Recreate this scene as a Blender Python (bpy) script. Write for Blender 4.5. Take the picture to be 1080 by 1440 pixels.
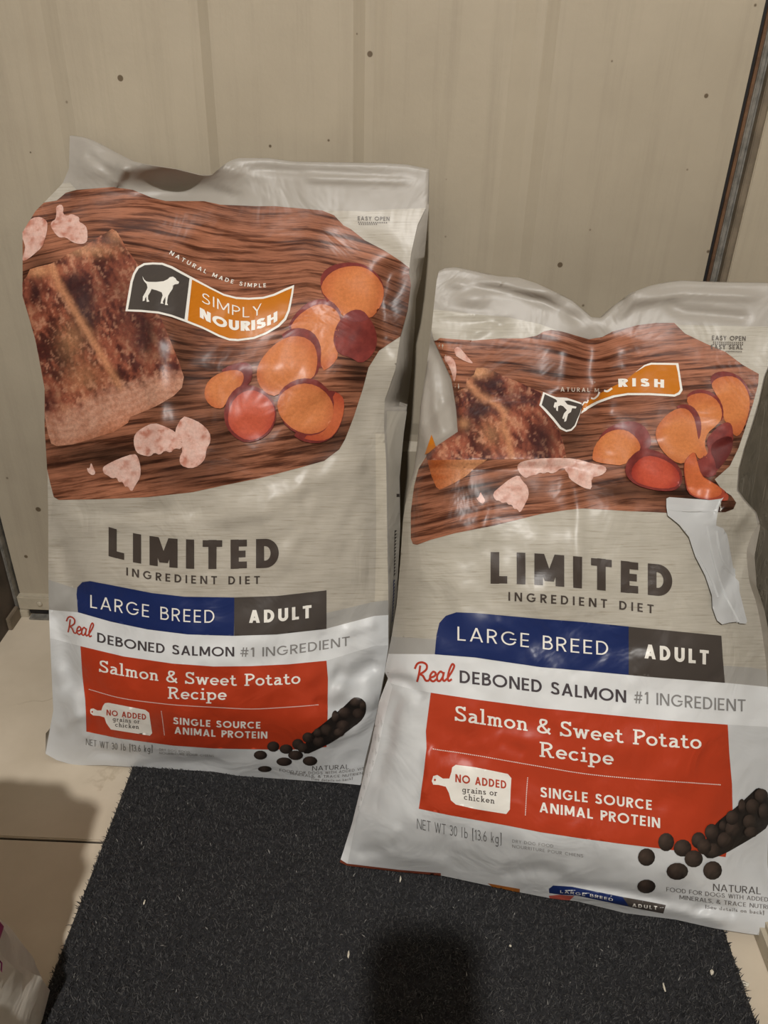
import bpy, bmesh, math, random
import numpy as np
from mathutils import Vector, Matrix
from mathutils.bvhtree import BVHTree
from mathutils.geometry import delaunay_2d_cdt

random.seed(7)
rng = np.random.default_rng(11)
for o in list(bpy.data.objects):
    bpy.data.objects.remove(o, do_unlink=True)
scene = bpy.context.scene
COL = scene.collection

# ------------------------------------------------------------------ camera
# calibrated from the vanishing points of the door edges and the mat edges
F, W, H, CAMZ = 1128.0, 1080.0, 1440.0, 0.78
fw = np.array([40.0, -666.0, F]); fw /= np.linalg.norm(fw)
dn = np.array([-52.0, 1907.0, F]); dn -= fw * dn.dot(fw); dn /= np.linalg.norm(dn)
rt = np.cross(dn, fw)
M3 = np.array([rt, fw, -dn])            # camera (x right, y down, z forward) -> world
CAM = np.array([0.0, 0.0, CAMZ])


def rays(p):
    p = np.atleast_2d(np.asarray(p, float))
    d = np.stack([p[:, 0] - W / 2, p[:, 1] - H / 2, np.full(len(p), F)], 1)
    d = d @ M3.T
    return d / np.linalg.norm(d, axis=1)[:, None]


def on_z(p, z=0.0):
    d = rays(p); return CAM + d * ((z - CAMZ) / d[:, 2])[:, None]


def on_y(p, y):
    d = rays(p); return CAM + d * (y / d[:, 1])[:, None]


cam_d = bpy.data.cameras.new('camera')
cam_d.sensor_fit = 'VERTICAL'; cam_d.sensor_height = 36.0; cam_d.lens = F / H * 36.0
cam_d.clip_start = 0.01
cam = bpy.data.objects.new('camera', cam_d); COL.objects.link(cam)
cx, cy, cz = M3[:, 0], -M3[:, 1], -M3[:, 2]
cam.matrix_world = Matrix(((cx[0], cy[0], cz[0], 0), (cx[1], cy[1], cz[1], 0), (cx[2], cy[2], cz[2], CAMZ), (0, 0, 0, 1)))
scene.camera = cam

# ------------------------------------------------------------------ light
world = bpy.data.worlds.new('world'); scene.world = world
world.use_nodes = True
world.node_tree.nodes['Background'].inputs[0].default_value = (1.0, 0.96, 0.91, 1)
world.node_tree.nodes['Background'].inputs[1].default_value = 0.075
ld = bpy.data.lights.new('ceiling_bulb', 'POINT')
ld.energy = 208.0; ld.color = (1.0, 0.965, 0.925); ld.shadow_soft_size = 0.035
lamp = bpy.data.objects.new('ceiling_bulb', ld); COL.objects.link(lamp)
lamp.location = (-0.09, -1.0, 2.44)
scene.view_settings.view_transform = 'Standard'
scene.view_settings.look = 'None'
scene.view_settings.gamma = 1.0
scene.view_settings.use_curve_mapping = False
scene.view_settings.exposure = 0.0


# ------------------------------------------------------------------ colours and noise
def lin(c):
    c = np.asarray(c, float) / 255.0
    return np.where(c <= 0.04045, c / 12.92, ((c + 0.055) / 1.055) ** 2.4)


KA = 1.0


def A(r, g, b):
    return np.minimum(lin((r, g, b)) * KA, 0.9)


WB = np.array([0.84, 0.86, 0.865])      # the whitest film


def A4(r, g, b):
    return tuple(A(r, g, b)) + (1.0,)


def _h(i, j, s):
    n = (i * 374761393 + j * 668265263 + s * 974634777) & 0xFFFFFFFF
    n = ((n ^ (n >> 13)) * 1274126177) & 0xFFFFFFFF
    return ((n ^ (n >> 16)) & 0xFFFF) / 65535.0


def vnoise(x, y, s=0):
    x = np.asarray(x, float); y = np.asarray(y, float)
    i = np.floor(x).astype(np.int64); j = np.floor(y).astype(np.int64)
    u = x - i; v = y - j
    u = u * u * (3 - 2 * u); v = v * v * (3 - 2 * v)
    a = _h(i, j, s); b = _h(i + 1, j, s); c = _h(i, j + 1, s); d = _h(i + 1, j + 1, s)
    return (a * (1 - u) + b * u) * (1 - v) + (c * (1 - u) + d * u) * v


def fbm(x, y, s=0, n=4):
    t = 0; a = 0.5; tot = 0
    for k in range(n):
        t = t + a * vnoise(x * 2 ** k, y * 2 ** k, s + k * 17); tot += a; a *= 0.55
    return t / tot


def sst(a, b, x):
    t = np.clip((np.asarray(x, float) - a) / (b - a), 0, 1); return t * t * (3 - 2 * t)


def mixc(c0, c1, t):
    t = np.asarray(t)[..., None]
    return np.asarray(c0) * (1 - t) + np.asarray(c1) * t


# ------------------------------------------------------------------ materials
def new_mat(name):
    m = bpy.data.materials.new(name); m.use_nodes = True
    nt = m.node_tree
    return m, nt, nt.nodes['Principled BSDF']


def N(nt, t, **kw):
    n = nt.nodes.new(t)
    for k, v in kw.items():
        if k in n.inputs: n.inputs[k].default_value = v
        else: setattr(n, k, v)
    return n


def L(nt, a, b): nt.links.new(a, b)


def ramp(nt, src, stops):
    r = nt.nodes.new('ShaderNodeValToRGB')
    e = r.color_ramp.elements
    while len(e) < len(stops): e.new(0.5)
    for k, (p, c) in enumerate(stops):
        e[k].position = p; e[k].color = tuple(c) + ((1.0,) if len(c) == 3 else ())
    L(nt, src, r.inputs[0]); return r


def mul(nt, a, b, fac=1.0, mode='MULTIPLY'):
    m = nt.nodes.new('ShaderNodeMix'); m.data_type = 'RGBA'; m.blend_type = mode
    m.inputs[0].default_value = fac
    L(nt, a, m.inputs[6])
    if isinstance(b, tuple): m.inputs[7].default_value = b
    else: L(nt, b, m.inputs[7])
    return m.outputs[2]


def film_bump(nt, bs, strength=0.28):
    tc = N(nt, 'ShaderNodeTexCoord')
    n1 = N(nt, 'ShaderNodeTexNoise', Scale=14.0, Detail=3.0, Roughness=0.5, Distortion=1.2)
    L(nt, tc.outputs['Object'], n1.inputs['Vector'])
    n2 = N(nt, 'ShaderNodeTexNoise', Scale=45.0, Detail=2.0)
    L(nt, tc.outputs['Object'], n2.inputs['Vector'])
    ad = N(nt, 'ShaderNodeMath', operation='MULTIPLY_ADD')
    L(nt, n2.outputs[0], ad.inputs[0]); ad.inputs[1].default_value = 0.10; L(nt, n1.outputs[0], ad.inputs[2])
    b = N(nt, 'ShaderNodeBump', Strength=strength, Distance=0.012)
    L(nt, ad.outputs[0], b.inputs['Height']); L(nt, b.outputs[0], bs.inputs['Normal'])


def print_mat(name, kind='flat', rough=0.36):
    m, nt, bs = new_mat(name)
    at = N(nt, 'ShaderNodeAttribute', attribute_name='Col')
    out = at.outputs['Color']
    if kind != 'flat':
        uv = N(nt, 'ShaderNodeAttribute', attribute_name='print_uv').outputs['Vector']
    if kind == 'board':
        mp = N(nt, 'ShaderNodeMapping'); mp.inputs['Scale'].default_value = (0.85, 13.0, 1)
        L(nt, uv, mp.inputs['Vector'])
        n = N(nt, 'ShaderNodeTexNoise', Scale=1.0, Detail=6.0, Roughness=0.62, Distortion=0.25)
        L(nt, mp.outputs[0], n.inputs['Vector'])
        r = ramp(nt, n.outputs[0], [(0.35, (0.18, 0.12, 0.10)), (0.445, (0.5, 0.42, 0.37)), (0.51, (0.98, 0.96, 0.95)), (0.66, (1.32, 1.3, 1.28))])
        mp2 = N(nt, 'ShaderNodeMapping'); mp2.inputs['Scale'].default_value = (3.0, 70.0, 1)
        L(nt, uv, mp2.inputs['Vector'])
        n2 = N(nt, 'ShaderNodeTexNoise', Scale=1.0, Detail=4.0, Roughness=0.7)
        L(nt, mp2.outputs[0], n2.inputs['Vector'])
        r2 = ramp(nt, n2.outputs[0], [(0.32, (0.45, 0.42, 0.4)), (0.55, (1.1, 1.1, 1.1))])
        out = mul(nt, mul(nt, out, r.outputs[0]), r2.outputs[0], 0.8)
    elif kind == 'cream':
        mp = N(nt, 'ShaderNodeMapping'); mp.inputs['Scale'].default_value = (2.2, 42.0, 1)
        L(nt, uv, mp.inputs['Vector'])
        n = N(nt, 'ShaderNodeTexNoise', Scale=1.0, Detail=5.0, Roughness=0.65, Distortion=0.3)
        L(nt, mp.outputs[0], n.inputs['Vector'])
        r = ramp(nt, n.outputs[0], [(0.27, (0.66, 0.62, 0.56)), (0.42, (0.93, 0.92, 0.89)), (0.6, (1.04, 1.04, 1.03))])
        out = mul(nt, out, r.outputs[0])
    elif kind in ('fish', 'veg'):
        n = N(nt, 'ShaderNodeTexNoise', Scale=26.0 if kind == 'fish' else 22.0, Detail=7.0, Roughness=0.75)
        L(nt, uv, n.inputs['Vector'])
        lo = 0.66 if kind == 'fish' else 0.88
        r = ramp(nt, n.outputs[0], [(0.32, (lo, lo * 0.96, lo * 0.94)), (0.62, (1.14, 1.12, 1.1))])
        out = mul(nt, out, r.outputs[0])
    L(nt, out, bs.inputs['Base Color'])
    bs.inputs['Roughness'].default_value = rough; bs.inputs['Specular IOR Level'].default_value = 0.32
    film_bump(nt, bs)
    return m


PM = {k: print_mat('print_' + k, k) for k in ('flat', 'board', 'cream', 'fish', 'veg')}


def plain(name, col, rough=0.6, metal=0.0, noise=None, bump=None):
    m, nt, bs = new_mat(name)
    bs.inputs['Roughness'].default_value = rough; bs.inputs['Metallic'].default_value = metal
    tc = N(nt, 'ShaderNodeTexCoord')
    if noise:
        n = N(nt, 'ShaderNodeTexNoise', Scale=noise[0], Detail=6.0, Roughness=0.6)
        L(nt, tc.outputs['Object'], n.inputs['Vector'])
        r = ramp(nt, n.outputs[0], [(0.35, tuple(np.asarray(col[:3]) * noise[1])), (0.62, col[:3])])
        L(nt, r.outputs[0], bs.inputs['Base Color'])
    else:
        bs.inputs['Base Color'].default_value = tuple(col[:3]) + (1,)
    if bump:
        n = N(nt, 'ShaderNodeTexNoise', Scale=bump[0], Detail=5.0)
        L(nt, tc.outputs['Object'], n.inputs['Vector'])
        b = N(nt, 'ShaderNodeBump', Strength=bump[1], Distance=0.004)
        L(nt, n.outputs[0], b.inputs['Height']); L(nt, b.outputs[0], bs.inputs['Normal'])
    return m


def painted_door_mat():
    m, nt, bs = new_mat('old_cream_paint')
    tc = N(nt, 'ShaderNodeTexCoord'); ob = tc.outputs['Object']
    n = N(nt, 'ShaderNodeTexNoise', Scale=3.0, Detail=6.0, Roughness=0.6); L(nt, ob, n.inputs['Vector'])
    r = ramp(nt, n.outputs[0], [(0.3, A(162, 151, 132)), (0.7, A(181, 170, 150))])
    mp = N(nt, 'ShaderNodeMapping'); mp.inputs['Scale'].default_value = (38, 38, 1.6); L(nt, ob, mp.inputs['Vector'])
    n2 = N(nt, 'ShaderNodeTexNoise', Scale=1.0, Detail=5.0, Roughness=0.7); L(nt, mp.outputs[0], n2.inputs['Vector'])
    r2 = ramp(nt, n2.outputs[0], [(0.28, (0.885, 0.88, 0.875)), (0.5, (1, 1, 1))])
    vo = N(nt, 'ShaderNodeTexVoronoi', Scale=30.0); L(nt, ob, vo.inputs['Vector'])
    sx_ = N(nt, 'ShaderNodeSeparateColor'); L(nt, vo.outputs['Color'], sx_.inputs[0])
    th_ = N(nt, 'ShaderNodeMapRange'); L(nt, sx_.outputs[0], th_.inputs[0])
    th_.inputs[1].default_value = 0.4; th_.inputs[2].default_value = 1.0; th_.inputs[3].default_value = 0.0; th_.inputs[4].default_value = 0.115
    df = N(nt, 'ShaderNodeMath', operation='SUBTRACT'); L(nt, vo.outputs['Distance'], df.inputs[0]); L(nt, th_.outputs[0], df.inputs[1])
    r3 = ramp(nt, df.outputs[0], [(0.0, (0.3, 0.25, 0.2)), (0.02, (1, 1, 1))])
    c = mul(nt, mul(nt, r.outputs[0], r2.outputs[0]), r3.outputs[0])
    L(nt, c, bs.inputs['Base Color'])
    bs.inputs['Roughness'].default_value = 0.5
    n4 = N(nt, 'ShaderNodeTexNoise', Scale=220.0, Detail=3.0); L(nt, ob, n4.inputs['Vector'])
    b = N(nt, 'ShaderNodeBump', Strength=0.12, Distance=0.002); L(nt, n4.outputs[0], b.inputs['Height'])
    L(nt, b.outputs[0], bs.inputs['Normal'])
    return m


def side_wall_mat():
    m, nt, bs = new_mat('chipped_wall_paint')
    tc = N(nt, 'ShaderNodeTexCoord'); ob = tc.outputs['Object']
    n = N(nt, 'ShaderNodeTexNoise', Scale=9.0, Detail=8.0, Roughness=0.65, Distortion=0.8); L(nt, ob, n.inputs['Vector'])
    r = ramp(nt, n.outputs[0], [(0.34, A(140, 132, 116)), (0.5, A(172, 163, 146)), (0.7, A(184, 175, 158))])
    L(nt, r.outputs[0], bs.inputs['Base Color'])
    mp = N(nt, 'ShaderNodeMapping'); mp.inputs['Scale'].default_value = (30, 30, 12); L(nt, ob, mp.inputs['Vector'])
    v = N(nt, 'ShaderNodeTexNoise', Scale=1.0, Detail=7.0, Roughness=0.65, Distortion=1.0); L(nt, mp.outputs[0], v.inputs['Vector'])
    rr = ramp(nt, v.outputs[0], [(0.45, (0, 0, 0)), (0.5, (1, 1, 1))])
    b = N(nt, 'ShaderNodeBump', Strength=0.5, Distance=0.003); L(nt, rr.outputs[0], b.inputs['Height'])
    L(nt, b.outputs[0], bs.inputs['Normal'])
    bs.inputs['Roughness'].default_value = 0.4
    return m


def tile_mat():
    m, nt, bs = new_mat('beige_floor_tile')
    tc = N(nt, 'ShaderNodeTexCoord'); ob = tc.outputs['Object']
    n = N(nt, 'ShaderNodeTexNoise', Scale=6.0, Detail=7.0, Roughness=0.6); L(nt, ob, n.inputs['Vector'])
    r = ramp(nt, n.outputs[0], [(0.3, A(190, 177, 156)), (0.7, A(211, 198, 178))])
    v = N(nt, 'ShaderNodeTexVoronoi', Scale=4.5, feature='DISTANCE_TO_EDGE')
    n2 = N(nt, 'ShaderNodeTexNoise', Scale=7.0, Detail=6.0); L(nt, ob, n2.inputs['Vector'])
    va = N(nt, 'ShaderNodeVectorMath', operation='MULTIPLY_ADD')
    L(nt, n2.outputs['Color'], va.inputs[0]); va.inputs[1].default_value = (0.25, 0.25, 0.25); L(nt, ob, va.inputs[2])
    L(nt, va.outputs[0], v.inputs['Vector'])
    rv = ramp(nt, v.outputs['Distance'], [(0.0, (0.6, 0.55, 0.48)), (0.012, (1, 1, 1))])
    n3 = N(nt, 'ShaderNodeTexNoise', Scale=4.0, Detail=2.0); L(nt, ob, n3.inputs['Vector'])
    rf = ramp(nt, n3.outputs[0], [(0.5, (0, 0, 0)), (0.6, (0.8, 0.8, 0.8))])
    mx = nt.nodes.new('ShaderNodeMix'); mx.data_type = 'RGBA'; mx.blend_type = 'MULTIPLY'
    L(nt, rf.outputs[0], mx.inputs[0]); L(nt, r.outputs[0], mx.inputs[6]); L(nt, rv.outputs[0], mx.inputs[7])
    L(nt, mx.outputs[2], bs.inputs['Base Color'])
    bs.inputs['Roughness'].default_value = 0.55
    return m


def film_mat(name, col, rough=0.3, trans=0.0):
    m, nt, bs = new_mat(name)
    bs.inputs['Base Color'].default_value = tuple(col) + (1,)
    bs.inputs['Roughness'].default_value = rough
    if trans: bs.inputs['Transmission Weight'].default_value = trans
    film_bump(nt, bs, 0.3)
    return m


MT = dict(
    door=painted_door_mat(), wall=side_wall_mat(), tile=tile_mat(),
    grout=plain('dark_grout', A(52, 44, 36), 0.9, noise=(40, 0.6)),
    film=film_mat('grey_pouch_film', A(160, 154, 145), 0.44),
    tape=film_mat('white_tape', WB * 0.60, 0.35),
    rubber=plain('black_rubber', A(30, 25, 24), 0.7, noise=(60, 0.5)),
    metal=plain('dull_metal_strip', A(140, 136, 128), 0.45, 0.2, noise=(90, 0.55)),
    rust=plain('rusty_edge', A(110, 78, 52), 0.7, noise=(60, 0.5)),
    trimpaint=plain('grimy_trim_paint', A(125, 112, 94), 0.6, noise=(50, 0.7)),
    darkwood=plain('dark_brown_trim', A(84, 72, 62), 0.6, noise=(30, 0.5)),
    mat=plain('charcoal_mat', A(42, 42, 44), 0.95, noise=(260, 0.35), bump=(180, 0.8)),
    sweep=plain('cream_sweep_paint', A(182, 172, 152), 0.5, noise=(25, 0.8)),
    bagplastic=film_mat('white_carrier_plastic', A(205, 200, 190), 0.36),
    magenta=film_mat('magenta_print', A(150, 50, 105), 0.4),
    phone=plain('black_phone_case', (0.02, 0.02, 0.022), 0.4, noise=(20, 0.8)),
    glass=plain('phone_glass', (0.01, 0.01, 0.012), 0.08),
    crumb=plain('pale_crumb', A(215, 208, 190), 0.8, noise=(400, 0.8)),
)


# ------------------------------------------------------------------ object helpers
def link(name, me, mat=None, parent=None, smooth=None):
    o = bpy.data.objects.new(name, me); COL.objects.link(o)
    if mat is not None: me.materials.append(mat)
    if parent is not None: o.parent = parent
    if smooth:
        me.shade_smooth()
        if smooth != 180: me.set_sharp_from_angle(angle=math.radians(smooth))
    return o


def mesh(name, v, f, mat=None, parent=None, smooth=None):
    me = bpy.data.meshes.new(name)
    me.from_pydata([tuple(map(float, p)) for p in v], [], [tuple(int(i) for i in q) for q in f])
    me.update()
    return link(name, me, mat, parent, smooth)


def box(name, lo, hi, mat, parent=None, bevel=0.0):
    bm = bmesh.new(); bmesh.ops.create_cube(bm, size=1.0)
    lo = Vector(lo); hi = Vector(hi)
    for v in bm.verts:
        v.co = Vector((lo[k] + (v.co[k] + 0.5) * (hi[k] - lo[k]) for k in range(3)))
    if bevel: bmesh.ops.bevel(bm, geom=list(bm.edges), offset=bevel, segments=2, affect='EDGES')
    me = bpy.data.meshes.new(name); bm.to_mesh(me); bm.free()
    return link(name, me, mat, parent)


def empty(name, loc, label, cat, group=None):
    o = bpy.data.objects.new(name, None); COL.objects.link(o); o.location = loc
    o.empty_display_size = 0.05
    o['label'] = label; o['category'] = cat
    if group: o['group'] = group
    return o


def tag(o, label, cat, group=None):
    o['label'] = label; o['category'] = cat
    if group: o['group'] = group
    return o


def struct(o, label=None, cat=None):
    o['kind'] = 'structure'
    if label: o['label'] = label
    if cat: o['category'] = cat
    return o


# ------------------------------------------------------------------ the room
XB0 = 0.381         # face of the skirting on the right
YD = 0.975          # face of the door
XW = 0.437          # right wall
XL = -0.575         # left wall / jamb

fl = struct(box('floor', (-1.6, -1.6, -0.04), (1.2, 1.15, -0.003), MT['grout']), 'beige tiled floor in front of the door', 'floor')
T = 0.452
tile_me = None
for i in range(-3, 3):
    for j in range(-4, 2):
        x0 = -0.225 + i * T; y0 = 0.574 + j * T
        if tile_me is None:
            t = box('tile', (0.0016, 0.0016, -0.02), (T - 0.0016, T - 0.0016, 0.0), MT['tile'], fl, 0.0012)
            tile_me = t.data
        else:
            t = bpy.data.objects.new('tile', tile_me); COL.objects.link(t); t.parent = fl
        t.location = (x0, y0, 0)

wr = struct(box('wall_right', (XW, -1.2, -0.01), (XW + 0.12, 1.1, 2.2), MT['wall']), 'grimy beige side wall with chipped paint right of the door', 'wall')
# peeling flakes of paint on the side wall, low beside the sack
struct(box('baseboard_right', (XB0, -1.2, -0.004), (XW + 0.01, 0.945, 0.024), MT['sweep'], None, 0.005), 'low whitish skirting ledge along the side wall', 'skirting')
wl = struct(box('wall_left', (XL - 0.2, -1.2, -0.01), (XL - 0.09, 1.1, 2.2), MT['wall']), 'grimy beige side wall left of the door', 'wall')
jamb = struct(box('trim_4', (XL - 0.09, 0.86, -0.01), (XL, 1.1, 2.2), MT['darkwood'], None, 0.002), 'dark brown door jamb left of the cream door', 'trim')

# door: slab with two columns of moulded panels
door = empty('door_1', (-0.11, YD, 0.0), 'old cream painted panel door with scuffs and specks', 'door')
door['kind'] = 'structure'
base = np.array([-0.11, YD, 0.0])


def rel(v, b=base): return [tuple(np.asarray(p) - b) for p in v]


XA, XB = XL + 0.006, 0.3565
ZB, ZT = 0.034, 2.05
panels_x = [(-0.412, -0.213), (-0.062, 0.150)]
panels_z = [(0.30, 1.02), (1.16, 1.85)]


def door_slab():
    # front face grid with recessed, bevelled panel mouldings
    xs = sorted({XA, XB} | {x + d for a, b in panels_x for x, d in ((a, 0), (a, 0.012), (a, 0.022), (a, 0.04), (b, 0), (b, -0.012), (b, -0.022), (b, -0.045))})
    zs = sorted({ZB, ZT} | {x + d for a, b in panels_z for x, d in ((a, 0), (a, 0.012), (a, 0.022), (a, 0.04), (b, 0), (b, -0.012), (b, -0.022), (b, -0.045))})

    def prof(d):            # distance inside the panel edge -> depth into the door
        return np.interp(d, [0, 0.012, 0.022, 0.043], [0, 0.0065, 0.0065, 0.0025])
    vs = []; fs = []
    for z in zs:
        for x in xs:
            dep = 0.0
            for a, b in panels_x:
                for c, e in panels_z:
                    d = min(x - a, b - x, z - c, e - z)
                    if d > 0: dep = float(prof(d))
            vs.append((x, YD + dep, z))
    n = len(xs)
    for j in range(len(zs) - 1):
        for i in range(n - 1):
            fs.append((j * n + i, j * n + i + 1, (j + 1) * n + i + 1, (j + 1) * n + i))
    k = len(vs)
    vs += [(XA, YD, ZB), (XB, YD, ZB), (XB, YD, ZT), (XA, YD, ZT), (XA, YD + 0.045, ZB), (XB, YD + 0.045, ZB), (XB, YD + 0.045, ZT), (XA, YD + 0.045, ZT)]
    fs += [(k, k + 4, k + 5, k + 1), (k + 1, k + 5, k + 6, k + 2), (k + 2, k + 6, k + 7, k + 3), (k + 3, k + 7, k + 4, k), (k + 4, k + 7, k + 6, k + 5)]
    return vs, fs


v, f = door_slab()
mesh('door_slab', rel(v), f, MT['door'], door)
# door sweep along the bottom, with screws
sw = box('door_sweep', (XA - 0.002 + 0.11, -0.010, 0.012), (XB + 0.11, 0.004, 0.037), MT['sweep'], door, 0.002)
for sx in (-0.537, -0.34, -0.1, 0.14, 0.32):
    bm = bmesh.new(); bmesh.ops.create_uvsphere(bm, u_segments=12, v_segments=8, radius=0.0045)
    for vv in bm.verts: vv.co.y *= 0.5
    me = bpy.data.meshes.new('screw_head'); bm.to_mesh(me); bm.free()
    s = link('screw_head', me, MT['sweep'], sw, 180); s.location = (sx + 0.11, -0.0105, 0.025)
# threshold under the door
th = empty('trim_1', (-0.1, YD, 0), 'worn threshold strip under the door with a dark slot', 'threshold'); th['kind'] = 'structure'
box('sill', (XL + 0.1, -0.004, -0.002), (XW + 0.1, 0.09, 0.005), MT['trimpaint'], th, 0.001)
box('sill_lip', (XL + 0.12, -0.018, -0.002), (XW + 0.1, -0.006, 0.0035), MT['metal'], th, 0.001)
box('rubber_gasket', (XL + 0.118, -0.006, 0.004), (XW + 0.1, 0.03, 0.0125), MT['rubber'], th)
box('corner_block', (XL + 0.1, -0.012, 0.0), (XL + 0.118, 0.02, 0.0125), MT['sweep'], th, 0.001)
# right door edge: dark gap, rusty edge, weatherstrip, grimy strip
tr = empty('trim_2', (0.37, YD, 0), 'weatherstrip and rusty metal edge in the gap right of the door', 'trim'); tr['kind'] = 'structure'
ox = -0.37
box('dark_gap', (0.3565 + ox, 0.002, 0), (0.3605 + ox, 0.05, 2.06), MT['rubber'], tr)
box('rusty_edge', (0.3605 + ox, -0.001, 0), (0.3638 + ox, 0.05, 2.06), MT['rust'], tr)
box('weatherstrip', (0.3638 + ox, -0.005, 0), (0.3688 + ox, 0.05, 2.06), MT['metal'], tr, 0.0012)
box('weatherstrip', (0.3688 + ox, -0.003, 0), (0.3722 + ox, 0.05, 2.06), MT['metal'], tr, 0.0012)
box('stop_strip', (0.3722 + ox, -0.012, 0), (0.379 + ox, 0.05, 2.06), MT['trimpaint'], tr, 0.001)
box('frame_face', (0.379 + ox, -0.016, 0), (XW + ox, 0.12, 2.15), MT['door'], tr, 0.001)
tl = empty('trim_3', (XL, YD, 0), 'dark rubber strip and grey stop left of the door', 'trim'); tl['kind'] = 'structure'
box('dark_gap', (0.0, 0.004, 0.0), (0.006, 0.05, 2.06), MT['rubber'], tl)
box('stop_strip', (0.0, -0.012, 0.0), (0.004, 0.004, 2.06), MT['metal'], tl, 0.001)
box('jamb_foot', (0.0, -0.045, 0.0), (0.006, -0.013, 0.022), MT['trimpaint'], tl, 0.001)

# ------------------------------------------------------------------ door mat
mat_c = np.array([0.02, 0.35, 0.0])
mat = empty('door_mat', mat_c, 'dark charcoal ribbed carpet door mat under the food bags', 'mat')
MX0, MX1, MY0, MY1, MZ = -0.311, 0.351, 0.02, 0.69, 0.006
nx, ny = 120, 120
vs = []; fs = []
gx = np.linspace(MX0, MX1, nx); gy = np.linspace(MY0, MY1, ny)
for j in range(ny):
    for i in range(nx):
        e = min(gx[i] - MX0, MX1 - gx[i], gy[j] - MY0, MY1 - gy[j])
        z = MZ * min(1.0, 0.45 + e / 0.008) + 0.0009 * math.sin(gx[i] * 2 * math.pi / 0.011)
        xx = gx[i] + (0.0012 * (vnoise(gy[j] * 300, 3.1) - 0.5) if i in (0, nx - 1) else 0)
        vs.append((xx, gy[j], z))
for j in range(ny - 1):
    for i in range(nx - 1):
        fs.append((j * nx + i, j * nx + i + 1, (j + 1) * nx + i + 1, (j + 1) * nx + i))
k = len(vs)
vs += [(MX0, MY0, 0), (MX1, MY0, 0), (MX1, MY1, 0), (MX0, MY1, 0)]
fs += [tuple([k, k + 1] + [nx - 1 - i for i in range(nx)]),
       tuple([k + 2, k + 3] + [(ny - 1) * nx + i for i in range(nx)]),
       tuple([k + 3, k] + [j * nx for j in range(ny)]),
       tuple([k + 1, k + 2] + [j * nx + nx - 1 for j in range(ny - 1, -1, -1)]), (k + 3, k + 2, k + 1, k)]
mesh('mat_base', rel(vs, mat_c), fs, MT['mat'], mat)


def pile():
    n = 90000
    x = rng.uniform(MX0 + 0.001, MX1 - 0.001, n * 2); y = rng.uniform(0.30, MY1 - 0.003, n * 2)
    ok = np.where(x < -0.04, y < 0.678, y < 0.558 - 0.146 * (x + 0.04)); x = x[ok][:n]; y = y[ok][:n]; n = len(x)
    z0 = np.full(n, MZ - 0.001)
    a = rng.uniform(0, 2 * np.pi, n); le = rng.uniform(0.002, 0.0062, n); ti = rng.uniform(0.2, 1.2, n)
    wd = rng.uniform(0.00025, 0.0006, n)
    dx, dy = np.cos(a), np.sin(a)
    p0 = np.stack([x - dy * wd, y + dx * wd, z0], 1); p1 = np.stack([x + dy * wd, y - dx * wd, z0], 1)
    m = np.stack([x + dx * le * 0.4 * ti, y + dy * le * 0.4 * ti, z0 + le * 0.55], 1)
    p2 = m + np.stack([dy * wd, -dx * wd, 0 * x], 1); p3 = m - np.stack([dy * wd, -dx * wd, 0 * x], 1)
    p4 = np.stack([x + dx * le * ti * 0.9, y + dy * le * ti * 0.9, z0 + le * 0.75], 1)
    V = np.stack([p0, p1, p2, p3, p4], 1).reshape(-1, 3) - mat_c
    b = np.arange(n)[:, None] * 5
    me = bpy.data.meshes.new('pile')
    me.vertices.add(len(V)); me.vertices.foreach_set('co', V.ravel())
    loops = np.concatenate([np.concatenate([b, b + 1, b + 2, b + 3], 1), np.concatenate([b + 3, b + 2, b + 4], 1)], 1)
    me.loops.add(loops.size); me.loops.foreach_set('vertex_index', loops.ravel().astype(np.int32))
    st = (np.arange(n)[:, None] * 7 + np.array([[0, 4]])).ravel()
    me.polygons.add(2 * n); me.polygons.foreach_set('loop_start', st.astype(np.int32))
    me.update(calc_edges=True)
    t = rng.uniform(0, 1, n)
    c = np.where((t > 0.994)[:, None], A(130, 128, 124), mixc(A(26, 26, 30), A(78, 77, 76), t ** 1.6))
    at = me.color_attributes.new('Col', 'FLOAT_COLOR', 'POINT')
    cc = np.ones((n * 5, 4)); cc[:, :3] = np.repeat(c, 5, 0)
    at.data.foreach_set('color', cc.ravel())
    m, nt, bs = new_mat('charcoal_pile')
    an = N(nt, 'ShaderNodeAttribute', attribute_name='Col'); L(nt, an.outputs['Color'], bs.inputs['Base Color'])
    bs.inputs['Roughness'].default_value = 0.9
    o = link('pile', me, m, mat); o['kind'] = 'stuff'


pile()


# ------------------------------------------------------------------ food bags
def poly_len(p):
    p = np.asarray(p, float); s = np.r_[0, np.cumsum(np.linalg.norm(np.diff(p, axis=0), axis=1))]
    return p, s / s[-1]


def curve(p):
    p, s = poly_len(p)
    return lambda t: np.stack([np.interp(t, s, p[:, 0]), np.interp(t, s, p[:, 1])], -1)


def inside(poly, pts):
    x, y = pts[:, 0], pts[:, 1]; r = np.zeros(len(pts), bool)
    P = np.asarray(poly, float); Q = np.roll(P, -1, 0)
    for (x0, y0), (x1, y1) in zip(P, Q):
        if y0 == y1: continue
        c = ((y0 > y) != (y1 > y)) & (x < (x1 - x0) * (y - y0) / (y1 - y0) + x0)
        r ^= c
    return r


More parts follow.
